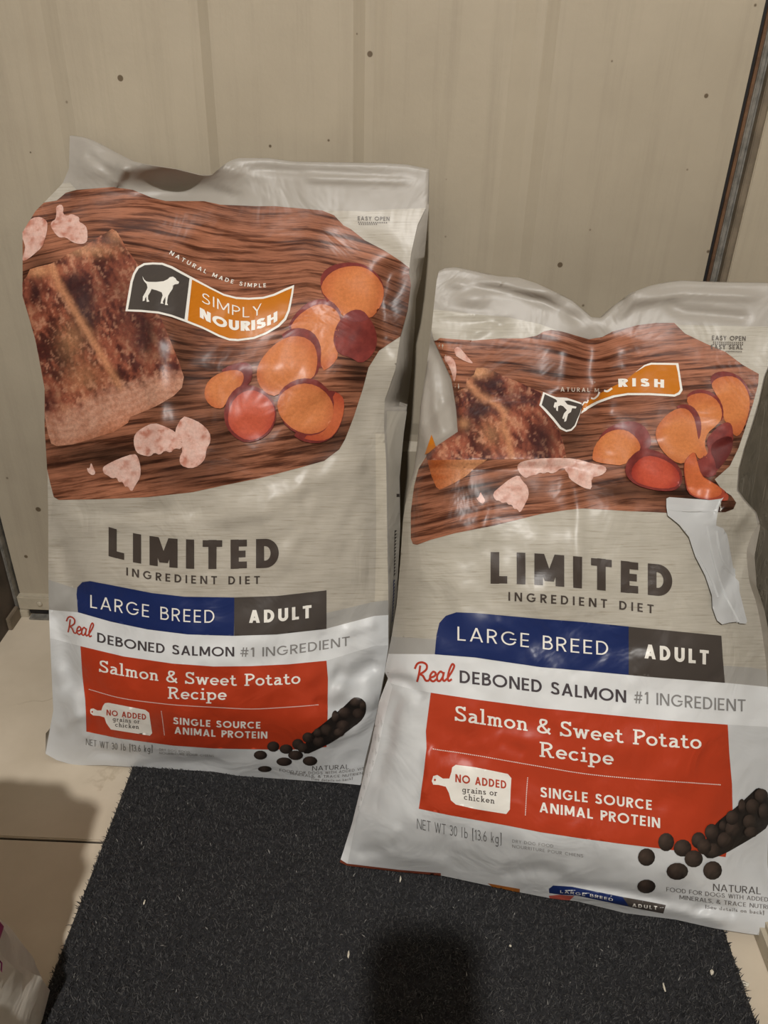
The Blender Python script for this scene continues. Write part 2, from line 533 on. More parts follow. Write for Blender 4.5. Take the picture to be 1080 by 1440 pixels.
def seg_dist(pts, line):
    """distance to a polyline, parameter along it and signed side"""
    best = np.full(len(pts), 1e9); par = np.zeros(len(pts)); side = np.zeros(len(pts))
    P = np.asarray(line, float); _, S = poly_len(P)
    for k in range(len(P) - 1):
        a, b = P[k], P[k + 1]; d = b - a; L2 = d.dot(d)
        t = np.clip(((pts - a) @ d) / L2, 0, 1)
        q = a + t[:, None] * d; e = pts - q; r = np.linalg.norm(e, axis=1)
        sgn = np.sign(d[0] * e[:, 1] - d[1] * e[:, 0])
        m = r < best
        best[m] = r[m]; par[m] = (S[k] + t * (S[k + 1] - S[k]))[m]; side[m] = sgn[m]
    return best, par, side


class Bag:
    def __init__(s, name, label, p0, p1, top, outline, gut_r, gut_l, bulge, feats, depth, nu=110, nv=190, ymax=0.96, group=None):
        s.bottom, s.right, s.topc, s.left = outline       # each in pixels; left and right run bottom to top
        s.p0 = np.asarray(p0); e = np.asarray(p1) - s.p0
        s.n = np.cross(np.asarray(top) - s.p0, e); s.n /= np.linalg.norm(s.n)
        if s.n[1] > 0: s.n = -s.n
        s.bulge, s.feats = bulge, feats
        s.outline = [tuple(q) for q in s.bottom] + [tuple(q) for q in s.right[1:]] + [tuple(q) for q in s.topc[::-1][1:]] + [tuple(q) for q in s.left[::-1][1:-1]]
        c = 0.5 * (s.p0 + np.asarray(p1)); s.base = np.array([c[0], c[1] + 0.06, 0.0])
        s.root = empty(name, s.base, label, 'pet food bag', group)
        B, R, Tc, Lc = map(curve, (s.bottom, s.right, s.topc, s.left))

        def coons(u, v):
            u_, v_ = u[:, None], v[:, None]
            uc, vc = np.clip(u, 0, 1), np.clip(v, 0, 1)
            c00, c10, c01, c11 = B(0), B(1), Tc(0), Tc(1)
            q = lambda U, V: ((1 - V[:, None]) * B(U) + V[:, None] * Tc(U) + (1 - U[:, None]) * Lc(V) + U[:, None] * R(V)
                              - ((1 - U[:, None]) * (1 - V[:, None]) * c00 + U[:, None] * (1 - V[:, None]) * c10 + (1 - U[:, None]) * V[:, None] * c01 + U[:, None] * V[:, None] * c11))
            p = q(uc, vc)
            ctr = q(np.full_like(uc, 0.5), vc); ctr2 = q(uc, np.full_like(vc, 0.5))
            p = p + (p - ctr) * ((u - uc) * np.sign(u - 0.5) * 2)[:, None] + (p - ctr2) * ((v - vc) * np.sign(v - 0.5) * 2)[:, None]
            return p

        def surf(u, v):
            px = coons(u, v); h = s.height(px, np.clip(u, 0, 1), np.clip(v, 0, 1))
            return px, s.at(px, h)
        # extended sheet used to lay the print on
        U = np.r_[-0.03, np.linspace(0, 1, nu), 1.03]; V = np.r_[-0.02, np.linspace(0, 1, nv), 1.02]
        uu, vv = np.meshgrid(U, V); px, P = surf(uu.ravel(), vv.ravel())
        n = len(U); fs = []
        for j in range(len(V) - 1):
            for i in range(n - 1):
                a, b, c, d = j * n + i, j * n + i + 1, (j + 1) * n + i + 1, (j + 1) * n + i
                fs += [(a, b, c), (a, c, d)]
        s.bvh = BVHTree.FromPolygons([Vector(q) for q in P], fs)
        # the pouch itself: front sheet, gussets, back
        U = np.linspace(0, 1, nu); V = np.linspace(0, 1, nv)
        uu, vv = np.meshgrid(U, V); px, P = surf(uu.ravel(), vv.ravel())
        P = s.at(px, s.height(px, uu.ravel(), vv.ravel()) - 0.0011)
        P = P.reshape(nv, nu, 3)
        Q = s.at(px, np.zeros(len(px))).reshape(nv, nu, 3)
        Ub = np.linspace(1, 0, nu)
        rows = []; s.side = []; rc_y = lambda v: R(v)[1]
        for j, v in enumerate(V):
            b = depth(v)
            row = [P[j, i] for i in range(nu)]
            gr = gut_r(v)
            row.append(s.at(np.array([gr]), np.zeros(1), np.array([0, (0.13 if gr[1] > 570 else 0.5) * b, 0]))[0])
            row_b = []
            for ub in Ub:
                q = np.array([np.interp(ub, U, Q[j, :, k]) for k in range(3)])
                cxr = Q[j, nu // 2]
                shrink = 1 - 0.14 * min(1, b / 0.1)
                q = cxr + (q - cxr) * np.array([shrink, 1, 1]) + np.array([0, b, 0])
                q[1] = min(q[1] + 0.02 * (1 - abs(2 * ub - 1) ** 3) * min(1, b / 0.1), ymax)
                q[1] = max(q[1], P[j, int(round(ub * (nu - 1)))][1] + 0.0025 + 0.016 * float(sst(0.84, 0.9, v) * sst(1.0, 0.985, v)))
                row_b.append(q)
            row += row_b
            gl = gut_l(v)
            row.append(s.at(np.array([gl]), np.zeros(1), np.array([0, 0.5 * b, 0]))[0])
            rows.append(row); s.side.append((rc_y(v), P[j, nu - 1], row[nu]))
        m = len(rows[0]); vs = np.array([p for r in rows for p in r])
        zmin = np.where((vs[:, 0] > MX0 - 0.006) & (vs[:, 1] < MY1 + 0.005), 0.0106, 0.0012)
        vs[:, 2] = np.maximum(vs[:, 2], zmin); vs[:, 0] = np.minimum(vs[:, 0], np.where(vs[:, 2] < 0.027, XB0 - 0.001, XW - 0.002))
        fs = []
        for j in range(nv - 1):
            for i in range(m):
                a, b, c, d = j * m + i, j * m + (i + 1) % m, (j + 1) * m + (i + 1) % m, (j + 1) * m + i
                fs += [(a, b, c), (a, c, d)] if i < nu - 1 else [(a, b, c, d)]
        e = (nv - 1) * m
        for i in range(nu - 1):            # bottom and top closed by a strip between front and back
            bk = nu + 1 + (nu - 1 - i)
            fs += [(i + 1, i, bk, bk - 1), (e + i, e + i + 1, e + bk - 1, e + bk)]
        fs += [(nu, nu - 1, nu + 1), (0, m - 1, m - 2), (e + nu - 1, e + nu, e + nu + 1), (e + m - 1, e, e + m - 2)]
        s.pouch = mesh('pouch', vs - s.base, fs, MT['film'], s.root, 80)

    def height(s, px, u, v):
        h = s.bulge(u, v)
        for fn in s.feats: h = h + fn(px, u, v)
        return h

    def at(s, px, h, shift=np.zeros(3)):
        d = rays(px)
        p = s.p0 + shift
        t = ((p - CAM) @ s.n + h) / (d @ s.n)
        return CAM + d * t[:, None]

    def lay(s, px, layer):
        """put pixel points on the film: ray to the sheet, lifted a hair's breadth"""
        d = rays(px); out = np.zeros((len(px), 3))
        off = 0.0002 + 0.0003 * layer
        o = Vector(CAM)
        for k in range(len(px)):
            dv = Vector(d[k])
            loc, nor, _, _ = s.bvh.ray_cast(o, dv)
            if loc is None:
                out[k] = s.at(px[k:k + 1], np.zeros(1))[0] - d[k] * off; continue
            if nor.dot(dv) > 0: nor = -nor
            w = (nor * 0.6 - dv * 0.6)
            out[k] = np.array(loc) + np.array(w) * off
        return out

    def finish(s, name, px, faces, colf, layer, kind, parent, label, uvf=None):
        px = np.asarray(px, float)
        P = s.lay(px, layer) - s.base
        me = bpy.data.meshes.new(name)
        me.from_pydata(P.tolist(), [], faces); me.update()
        c = np.ones((len(px), 4))
        c[:, :3] = np.clip(colf(px) if callable(colf) else np.asarray(colf)[None], 0, 1.5)
        at = me.color_attributes.new('Col', 'FLOAT_COLOR', 'POINT'); at.data.foreach_set('color', c.ravel())
        if kind != 'flat':
            g = np.zeros((len(px), 3)); g[:, :2] = (uvf(px) if uvf else px) / 100.0
            a2 = me.attributes.new('print_uv', 'FLOAT_VECTOR', 'POINT'); a2.data.foreach_set('vector', g.ravel())
        o = link(name, me, PM[kind], parent or s.root, 180)
        if label: o['label'] = label
        return o

    def patch(s, name, poly, colf, layer, kind='flat', step=6.0, clip=False, parent=None, label=None, uvf=None, smooth=0, hole=None):
        poly = np.asarray(poly, float); step = min(step, 4.5)
        for _ in range(smooth):            # corner cutting
            q = np.roll(poly, -1, 0)
            poly = np.stack([0.75 * poly + 0.25 * q, 0.25 * poly + 0.75 * q], 1).reshape(-1, 2)
        rings = [poly]
        if clip: rings.append(np.asarray(s.outline, float))
        if hole is not None: rings.append(np.asarray(hole, float))
        pts = []; edges = []
        for r in rings:
            k0 = len(pts); rr = []
            for a, b in zip(r, np.roll(r, -1, 0)):
                nseg = max(1, int(np.linalg.norm(b - a) / step))
                for t in range(nseg): rr.append(a + (b - a) * t / nseg)
            pts += rr; m = len(rr)
            edges += [(k0 + i, k0 + (i + 1) % m) for i in range(m)]
        lo, hi = poly.min(0), poly.max(0)
        gx = np.arange(lo[0] + step / 2, hi[0], step); gy = np.arange(lo[1] + step / 2, hi[1], step)
        if len(gx) and len(gy):
            g = np.stack(np.meshgrid(gx, gy), -1).reshape(-1, 2)
            g[:, 0] += (np.round((g[:, 1] - lo[1]) / step) % 2) * step * 0.37
            g = g[inside(poly, g)]
            pts += list(g)
        V, _, Fc, _, _, _ = delaunay_2d_cdt([Vector(p) for p in pts], edges, [], 0, 1e-4)
        V = np.array([tuple(p) for p in V]); Fa = np.array([tuple(q) for q in Fc])
        cen = V[Fa].mean(1)
        ok = inside(poly, cen)
        if clip: ok &= inside(s.outline, cen)
        if hole is not None: ok &= ~inside(hole, cen)
        Fa = Fa[ok]
        # image y runs down: flip so the faces look at the camera
        ar = np.cross(V[Fa[:, 1]] - V[Fa[:, 0]], V[Fa[:, 2]] - V[Fa[:, 0]])
        Fa[ar > 0] = Fa[ar > 0][:, ::-1]
        used = np.unique(Fa); mp = -np.ones(len(V), int); mp[used] = np.arange(len(used))
        return s.finish(name, V[used], mp[Fa].tolist(), colf, layer, kind, parent, label, uvf)

    def quads(s, name, qs, col, layer, parent=None, label=None):
        fine = []
        for q in qs:
            q = [np.asarray(p, float) for p in q]
            nu_ = max(1, int(math.ceil(max(np.linalg.norm(q[1] - q[0]), np.linalg.norm(q[2] - q[3])) / 4.0)))
            nv_ = max(1, int(math.ceil(max(np.linalg.norm(q[3] - q[0]), np.linalg.norm(q[2] - q[1])) / 4.0)))
            g = lambda a, b: (q[0] * (1 - a) + q[1] * a) * (1 - b) + (q[3] * (1 - a) + q[2] * a) * b
            for i in range(nu_):
                for j in range(nv_):
                    fine.append([g(i / nu_, j / nv_), g((i + 1) / nu_, j / nv_), g((i + 1) / nu_, (j + 1) / nv_), g(i / nu_, (j + 1) / nv_)])
        qs = fine
        px = np.array([p for q in qs for p in q]); fs = []
        for k in range(len(qs)):
            q = px[4 * k:4 * k + 4]
            a = sum(q[i][0] * q[(i + 1) % 4][1] - q[(i + 1) % 4][0] * q[i][1] for i in range(4))
            ix = [4 * k, 4 * k + 1, 4 * k + 2, 4 * k + 3]
            fs.append(tuple(ix if a < 0 else ix[::-1]))
        return s.finish(name, px, fs, col, layer, 'flat', parent, label)

    def text(s, name, txt, x0, x1, base, cap, wt, col, layer, sp=0.12, slab=False, up='vert', parent=None, label=None, slant=0.0, shear=0.0):
        qs, Wd = layout(txt, wt, sp, slab)
        b = np.asarray(base, float); deg = min(len(b) - 1, 3)
        mid = b[:, 0].mean(); co = np.polyfit(b[:, 0] - mid, b[:, 1], deg); dc = np.polyder(co)
        sx = (x1 - x0) / Wd
        out = []
        for q in qs:
            r = []
            for gx_, gy_ in q:
                x = x0 + gx_ * sx
                y = np.polyval(co, x - mid); sl = np.polyval(dc, x - mid)
                if up == 'norm':
                    nn = math.hypot(1, sl); r.append((x + sl / nn * gy_ * cap, y - gy_ * cap / nn))
                else:
                    r.append((x + slant * gy_ * cap, y - gy_ * cap))
            out.append(r)
        return s.quads(name, out, col, layer, parent, label)

    def line(s, name, pts, w, col, layer, dash=None, parent=None, label=None, smooth=True):
        """ribbon or dotted line along pixel points"""
        P = cat(pts, 8) if smooth and len(pts) > 2 else np.asarray(pts, float)
        qs = []
        if dash:
            c = curve(P); ln = np.sum(np.linalg.norm(np.diff(P, axis=0), axis=1)); n = int(ln / dash)
            for k in range(n):
                a, b = c((k + 0.2) * dash / ln), c((k + 0.75) * dash / ln)
                qs += strip([a, b], w)
        else:
            qs = strip(P, w)
        return s.quads(name, qs, col, layer, parent, label)


# ------------------------------------------------------------------ stroke lettering
def cat(p, n=6):
    p = np.asarray(p, float); q = np.vstack([2 * p[0] - p[1], p, 2 * p[-1] - p[-2]]); o = []
    for i in range(1, len(q) - 2):
        for t in np.arange(n) / n:
            a, b, c, d = q[i - 1], q[i], q[i + 1], q[i + 2]
            o.append(0.5 * (2 * b + (c - a) * t + (2 * a - 5 * b + 4 * c - d) * t * t + (3 * b - a - 3 * c + d) * t ** 3))
    o.append(p[-1]); return np.array(o)


def strip(P, w):
    P = np.asarray(P, float); n = len(P); L_, R_ = [], []
    for i in range(n):
        a = P[max(i - 1, 0)]; b = P[min(i + 1, n - 1)]
        d = b - a; d = d / (np.linalg.norm(d) + 1e-9); nn = np.array([-d[1], d[0]])
        k = 1.0
        if 0 < i < n - 1:
            d0 = P[i] - a; d0 = d0 / (np.linalg.norm(d0) + 1e-9); k = 1 / max(0.5, abs(d0.dot(d)))
        L_.append(P[i] + nn * w / 2 * k); R_.append(P[i] - nn * w / 2 * k)
    return [[L_[i], L_[i + 1], R_[i + 1], R_[i]] for i in range(n - 1)]


def bar(x0, y0, x1, y1, w, n=3):
    return strip([(x0 + (x1 - x0) * t / n, y0 + (y1 - y0) * t / n) for t in range(n + 1)], w)


def dg(x0, y0, x1, y1, w, n=3):
    hw = w / 2 * math.hypot(x1 - x0, y1 - y0) / abs(y1 - y0); o = []
    for k in range(n):
        a, b = k / n, (k + 1) / n
        xa, ya, xb, yb = x0 + (x1 - x0) * a, y0 + (y1 - y0) * a, x0 + (x1 - x0) * b, y0 + (y1 - y0) * b
        o.append([(xa - hw, ya), (xb - hw, yb), (xb + hw, yb), (xa + hw, ya)])
    return o


def arc(cx, cy, rx, ry, a0, a1, n=14):
    t = np.radians(np.linspace(a0, a1, n + 1)); return [(cx + rx * math.cos(q), cy + ry * math.sin(q)) for q in t]


def glyph(ch, w, slab):
    a = w / 2; V = lambda x, y0=0, y1=1: bar(x, y0, x, y1, w); Hh = lambda y, x0, x1: bar(x0, y, x1, y, w * 0.92)
    sf = w * 0.8; sl = 0.16
    S = lambda x, y, l=sl, r=sl: bar(x - l, y, x + r, y, sf, 1) if slab else []
    if ch == ' ': return [], 0.34
    if ch == 'A': e = w * 0.6; return dg(e, 0, .39, 1, w) + dg(.78 - e, 0, .39, 1, w) + Hh(.29, .2, .58), .78
    if ch == 'B': return V(a) + strip([(a, 1 - a), (.28, 1 - a)] + arc(.28, .76, .2, .24 - a, 80, -80) + [(.28, .53), (a, .53)], w) + strip([(.28, .53)] + arc(.3, .27 + a / 2, .24, .27 - a / 2, 85, -80) + [(.28, a), (a, a)], w), .58
    if ch == 'C': return strip(arc(.46, .5, .46 - a, .5 - a, 48, 312, 20), w), .82
    if ch == 'D': return V(a) + strip([(a, 1 - a), (.26, 1 - a)] + arc(.28, .5, .42 - a, .5 - a, 86, -86, 18) + [(.26, a), (a, a)], w), .72
    if ch == 'E': return V(a) + Hh(1 - a, a, .5) + Hh(.5, a, .46) + Hh(a, a, .5), .52
    if ch == 'F': return V(a) + Hh(1 - a, a, .5) + Hh(.5, a, .44), .5
    if ch == 'G': return strip(arc(.46, .5, .46 - a, .5 - a, 46, 335, 20), w) + Hh(.46, .5, .9 - a * .3), .9
    if ch == 'H': return V(a) + V(.68 - a) + Hh(.52, a, .68 - a), .68
    if ch == 'I': return V(a), w
    if ch == 'K': return V(a) + dg(.15, .45, .5, 1, w) + dg(.22, .55, .56, 0, w), .6
    if ch == 'L': return V(a) + Hh(a, a, .48), .49
    if ch == 'M': e = w * .55; return V(a) + V(.86 - a) + dg(a * 1.2, 1, .43, .14, w) + dg(.86 - a * 1.2, 1, .43, .14, w), .86
    if ch == 'N': return V(a) + V(.72 - a) + dg(a * 1.3, 1, .72 - a * 1.3, 0, w), .72
    if ch == 'O': return strip(arc(.5, .5, .5 - a, .5 - a, 0, 360, 26), w), 1.0
    if ch == 'P':
        if slab: return V(.16) + S(.16, a * .8, .15, .15) + S(.16, 1 - a * .8, .15, .1) + strip([(.16, 1 - a), (.34, 1 - a)] + arc(.36, .74, .22, .26 - a, 84, -84) + [(.34, .48), (.16, .48)], w), .62
        return V(a) + strip([(a, 1 - a), (.28, 1 - a)] + arc(.28, .72, .24, .28 - a, 84, -84) + [(.28, .45), (a, .45)], w), .55
    if ch == 'R':
        if slab: return V(.16) + S(.16, a * .8, .15, .13) + S(.16, 1 - a * .8, .15, .1) + strip([(.16, 1 - a), (.34, 1 - a)] + arc(.36, .74, .22, .26 - a, 84, -84) + [(.34, .48), (.16, .48)], w) + dg(.4, .47, .58, 0, w) + S(.62, a * .8, .06, .1), .74
        return V(a) + strip([(a, 1 - a), (.28, 1 - a)] + arc(.28, .72, .24, .28 - a, 84, -84) + [(.28, .45), (a, .45)], w) + dg(.3, .46, .55 - a * .4, 0, w), .6
    if ch == 'S': return strip(cat([(.5, .79), (.42, .95 - a), (.28, 1 - a), (.13, .95 - a), (.03 + a, .76), (.14, .6), (.29, .52), (.45, .41), (.57 - a, .26), (.47, .05 + a), (.28, a), (.12, .05 + a), (.03, .2)], 4), w) + (bar(.5, .74, .5, 1, w * .8) + bar(.04, 0, .04, .26, w * .8) if slab else []), .58
    if ch == 'T': return V(.3) + Hh(1 - a, 0, .6), .6
    if ch == 'U': return strip([(a, 1), (a, .4)] + arc(.34, .34 + a * .2, .34 - a, .34 + a * .2 - a, 180, 360, 16) + [(.68 - a, .4), (.68 - a, 1)], w), .68
    if ch == 'V': e = w * .55; return dg(e, 1, .36, 0, w) + dg(.72 - e, 1, .36, 0, w), .72
    if ch == 'W': e = w * .55; return dg(e, 1, .29, 0, w) + dg(.29, 0, .5, 1, w) + dg(.5, 1, .71, 0, w) + dg(.71, 0, 1 - e, 1, w), 1.0
    if ch == 'Y': e = w * .55; return dg(e, 1, .32, .44, w) + dg(.64 - e, 1, .32, .44, w) + V(.32, 0, .5), .64
    if ch == '&': return strip(cat([(.66, 0.0), (.5, .18), (.28, .47), (.17, .68), (.2, .88), (.33, .97 - a), (.46, .86), (.44, .7), (.3, .56), (.1, .4), (.05, .2), (.16, .04 + a * .5), (.34, .03 + a * .5), (.52, .16), (.62, .4)], 4), w), .7
    if ch == '#': return dg(.16, 0, .26, 1, w * .7) + dg(.4, 0, .5, 1, w * .7) + Hh(.66, .05, .64) + Hh(.33, .0, .6), .66
    if ch == '1': return V(.22) + dg(.06, .78, .2, 1, w), .3
    if ch == '3': return strip(cat([(.03, .86), (.16, 1 - a), (.34, .97 - a), (.42, .76), (.34, .58), (.18, .53)], 4), w) + strip(cat([(.18, .53), (.36, .47), (.46, .28), (.38, .06 + a), (.2, a), (.03, .14)], 4), w), .48
    if ch == '0': return strip(arc(.26, .5, .26 - a, .5 - a, 0, 360, 22), w), .52
    if ch == '6': return strip(arc(.26, .3, .26 - a, .3 - a, 0, 360, 18), w) + strip(cat([(.36, 1), (.16, .7), (a, .32)], 5), w), .52
    if ch == '(': return strip([(.28, 1.08), (.14, 1.08), (.14, -.12), (.28, -.12)], w * .9), .3
    if ch == ')': return strip([(.02, 1.08), (.16, 1.08), (.16, -.12), (.02, -.12)], w * .9), .3
    if ch in '.,': return bar(.06, 0 if ch == '.' else -.12, .06, w * 1.1, w * 1.1, 1), .14
    if ch == ':': return bar(.06, 0, .06, w, w, 1) + bar(.06, .5, .06, .5 + w, w, 1), .14
    X = .64     # lower case
    g = None
    if ch == 'a': return strip(cat([(.08, X - .1), (.16, X - a), (.3, X - a), (.4, X - .14), (.41, .3)], 4), w) + bar(.41, .34, .41, 0, w, 2) + strip(cat([(.41, .37), (.22, .37), (.04 + a, .2), (.13, a), (.28, a + .02), (.41, .17)], 4), w) + S(.45, a * .8, .02, .13), .56
    if ch == 'l': return bar(.14, 0, .14, 1.04, w) + S(.14, a * .8) + S(.12, 1.04 - a * .8, .12, .0), .3
    if ch == 'i': return bar(.14, 0, .14, X, w) + S(.14, a * .8) + S(.12, X - a * .8, .12, .0) + bar(.14, .82, .14, .82 + w * 1.15, w * 1.15, 1), .3
    if ch == 'm': return bar(.13, 0, .13, X, w) + strip(cat([(.13, X - .16), (.24, X - a), (.36, X - a - .03), (.39, X - .2)], 4), w) + bar(.39, X - .18, .39, 0, w) + strip(cat([(.39, X - .16), (.5, X - a), (.62, X - a - .03), (.65, X - .2)], 4), w) + bar(.65, X - .18, .65, 0, w) + S(.13, a * .8, .12, .1) + S(.39, a * .8, .1, .1) + S(.65, a * .8, .1, .13) + S(.1, X - a * .8, .1, 0), .8
    if ch == 'n': return bar(.13, 0, .13, X, w) + strip(cat([(.13, X - .16), (.26, X - a), (.39, X - a - .03), (.43, X - .22)], 4), w) + bar(.43, X - .2, .43, 0, w) + S(.13, a * .8, .12, .11) + S(.43, a * .8, .11, .13) + S(.1, X - a * .8, .1, 0), .58
    if ch == 'h': return bar(.13, 0, .13, 1.04, w) + strip(cat([(.13, X - .16), (.26, X - a), (.39, X - a - .03), (.43, X - .22)], 4), w) + bar(.43, X - .2, .43, 0, w) + S(.13, a * .8, .12, .11) + S(.43, a * .8, .11, .13) + S(.1, 1.04 - a * .8, .1, 0), .58
    if ch == 'o': return strip(arc(.29, X / 2, .29 - a, X / 2 - a, 0, 360, 22), w), .58
    if ch == 'e': return strip(arc(.28, X / 2, .28 - a, X / 2 - a, 0, 318, 20), w) + bar(.05, X / 2, .54, X / 2, w * .85), .56
    if ch == 'c': return strip(arc(.28, X / 2, .28 - a, X / 2 - a, 42, 318, 18), w), .54
    if ch == 't': return strip(cat([(.16, .86), (.16, .5), (.16, .18), (.22, a + .01), (.34, a), (.42, .1)], 4), w) + bar(.0, X - a * .8, .36, X - a * .8, w * .9, 1), .42
    if ch == 'w': e = w * .55; return dg(.12, X, .26, 0, w) + dg(.26, 0, .42, X, w) + dg(.42, X, .58, 0, w) + dg(.58, 0, .72, X, w) + S(.12, X - a * .8, .12, .11) + S(.72, X - a * .8, .11, .12), .84
    if ch in 'pb':
        y0, y1 = (-.3, X) if ch == 'p' else (0, 1.04)
        return bar(.13, y0, .13, y1, w) + strip(arc(.33, X / 2, .27 - a, X / 2 - a, 0, 360, 20), w) + S(.1, y1 - a * .8, .1, 0) + (S(.13, y0 + a * .8) if ch == 'p' else []), .62
    if ch in 'gd':
        y0, y1 = (0, 1.04) if ch == 'd' else (.02, X)
        return bar(.48, y0, .48, y1, w) + strip(arc(.28, X / 2, .27 - a, X / 2 - a, 0, 360, 20), w) + S(.45, y1 - a * .8, .1 if ch == 'd' else 0, .13 if ch == 'g' else 0) + (strip(cat([(.48, .05), (.45, -.18), (.28, -.28), (.08, -.2)], 4), w) if ch == 'g' else S(.5, a * .8, 0, .12)), .62
    if ch == 'r': return bar(.14, 0, .14, X, w) + strip(cat([(.14, X - .2), (.22, X - .06), (.32, X - a), (.42, X - .08)], 4), w) + S(.14, a * .8, .13, .15) + S(.1, X - a * .8, .1, 0), .46
    if ch == 's': return strip(cat([(.36, X - .14), (.3, X - a - .02), (.2, X - a), (.08, X - a - .06), (.09, X - .22), (.22, X / 2), (.35, .2), (.33, .08), (.2, a), (.1, a + .02), (.04, .14)], 3), w), .42
    if ch == 'k': return bar(.13, 0, .13, 1.04, w) + dg(.2, .26, .42, X, w) + dg(.26, .36, .46, 0, w) + S(.13, a * .8, .12, .1) + S(.1, 1.04 - a * .8, .1, 0) + S(.48, a * .8, .08, .1), .58
    return bar(.1, 0, .1, .6, w), .3


def layout(txt, w, sp, slab):
    x = 0.0; qs = []
    for k, ch in enumerate(txt):
        g, ad = glyph(ch, w, slab)
        for q in g: qs.append([(px + x, py) for px, py in q])
        x += ad + sp
    return qs, x - sp


# ------------------------------------------------------------------ shared print colours
WHITE = A(212, 210, 204); CREAMW = A(206, 200, 184)
C_CHAR = A(68, 60, 55); C_BLUE = A(26, 42, 92); C_DARK = A(72, 66, 62); C_RED = A(178, 60, 32)
C_ORANGE = A(190, 112, 20); C_LETTER = A(232, 229, 221)
SEE = lambda k, o: (lambda pts: [(x / k + o[0], y / k + o[1]) for x, y in pts])


def flesh(cen, base=(214, 132, 64), edge=(196, 104, 52), s=0):
    cen = np.asarray(cen, float)
    c0, sd = cen.mean(0), np.ptp(cen, axis=0).mean() / 2

    def f(p):
        r = np.linalg.norm(p - c0, axis=1) / sd
        n = fbm(p[:, 0] / 14, p[:, 1] / 14, s, 3)
        t = np.clip(sst(0.55, 1.15, r) + (n - 0.5) * 0.5, 0, 1)
        return mixc(A(*base), A(*edge), t)
    return f


def skin(p):
    n = fbm(p[:, 0] / 9, p[:, 1] / 9, 5, 3)
    return mixc(A(92, 36, 36), A(140, 62, 56), n)


def salmon_bits(s=0, light=0.0):
    def f(p):
        n = fbm(p[:, 0] / 9, p[:, 1] / 7, s, 4)
        st = np.sin((p[:, 0] * 0.8 + p[:, 1] * 0.6) / 2.6 + n * 7)
        c = mixc(A(206, 166, 154), A(176, 116, 98), sst(0.5, 0.8, n + 0.1 * st))
        return mixc(c, np.repeat(A(212, 182, 172)[None], len(p), 0), np.clip(sst(0.55, 0.3, n) * 0.7 + light * 0.45, 0, 1))
    return f


def fish_col(seam, flesh_line, dark_spots, axis, s=0, pale=None):
    ax = np.asarray(axis, float); ax /= np.linalg.norm(ax); nx_ = np.array([-ax[1], ax[0]])

    def f(p):
        a = p @ ax; b = p @ nx_
        n1 = fbm(a / 26, b / 12, s, 4); n2 = fbm(a / 9, b / 4.5, s + 9, 4); n3 = fbm(p[:, 0] / 45, p[:, 1] / 45, s + 3, 3)
        t = np.clip((n1 - 0.28) * 1.35 + (n3 - 0.5) * 0.8 + (n2 - 0.5) * 0.9, 0, 1)
        c = mixc(A(78, 36, 32), A(150, 84, 64), sst(0.0, 0.55, t))
        c = mixc(c, np.repeat(A(192, 136, 106)[None], len(p), 0), sst(0.5, 0.95, t) * 0.85)
        n5 = fbm(a / 5.5, b / 3.0, s + 31, 3); n6 = fbm(a / 7, b / 4, s + 47, 3)
        c = mixc(c, np.repeat(A(66, 34, 32)[None], len(p), 0), sst(0.52, 0.64, n5) * 0.75 * sst(0.62, 0.42, n3))
        c = mixc(c, np.repeat(A(204, 150, 122)[None], len(p), 0), sst(0.60, 0.70, n6) * 0.6)
        for (x, y, rx, ry, k) in dark_spots:
            d = np.exp(-(((p[:, 0] - x) / rx) ** 2 + ((p[:, 1] - y) / ry) ** 2))
            c = mixc(c, np.repeat(A(52, 28, 30)[None], len(p), 0), np.clip(d * k * (0.5 + n2), 0, 0.9))
        if seam is not None:
            d, par, sd = seg_dist(p, seam)
            c = mixc(c, np.repeat(A(200, 142, 104)[None], len(p), 0), np.exp(-(d / (3.0 + 5 * n2)) ** 2) * 0.75)
        if flesh_line is not None:
            d, par, sd = seg_dist(p, flesh_line)
            sg = d * np.where(sd > 0, 1, -1)
            t2 = sst(-14, 10, sg + (n2 - 0.5) * 22)
            stripes = 0.5 + 0.5 * np.sin((sg + 26 * n3 + p[:, 0] * 0.1) / 1.7)
            fl_ = mixc(A(164, 108, 84), A(206, 162, 140), np.clip(0.25 * stripes + 0.45 * n1 + 0.6 * (n6 - 0.3), 0, 1))
            fl_ = mixc(fl_, np.repeat(A(168, 96, 58)[None], len(p), 0), sst(22, 55, sg) * 0.6)
            c = c * (1 - t2[:, None]) + fl_ * t2[:, None]
        if pale is not None:
            for (x, y, rx, ry, k) in pale:
                d = np.exp(-(((p[:, 0] - x) / rx) ** 2 + ((p[:, 1] - y) / ry) ** 2))
                c = mixc(c, np.repeat(A(204, 150, 108)[None], len(p), 0), np.clip(d * k, 0, 1))
        return c
    return f


def board_col(shades, s=0):
    def f(p):
        n = fbm(p[:, 0] / 90, p[:, 1] / 40, s, 3)
        c = mixc(A(126, 80, 60), A(166, 110, 84), n)
        for (x, y, rx, ry, k) in shades:      # the artwork's own drop shadows on the printed board
            d = np.exp(-(((p[:, 0] - x) / rx) ** 2 + ((p[:, 1] - y) / ry) ** 2))
            c = c * (1 - np.clip(d * k, 0, 0.85))[:, None]
        return c
    return f


def kibble_col(c0, r):
    c0 = np.asarray(c0, float)

    def f(p):
        d = np.linalg.norm(p - (c0 - 0.3 * r), axis=1) / r
        n = fbm(p[:, 0] / 3, p[:, 1] / 3, 4, 2)
        return mixc(A(74, 61, 54), A(32, 27, 25), np.clip(d * 0.75 + (n - .5) * .4, 0, 1))
    return f


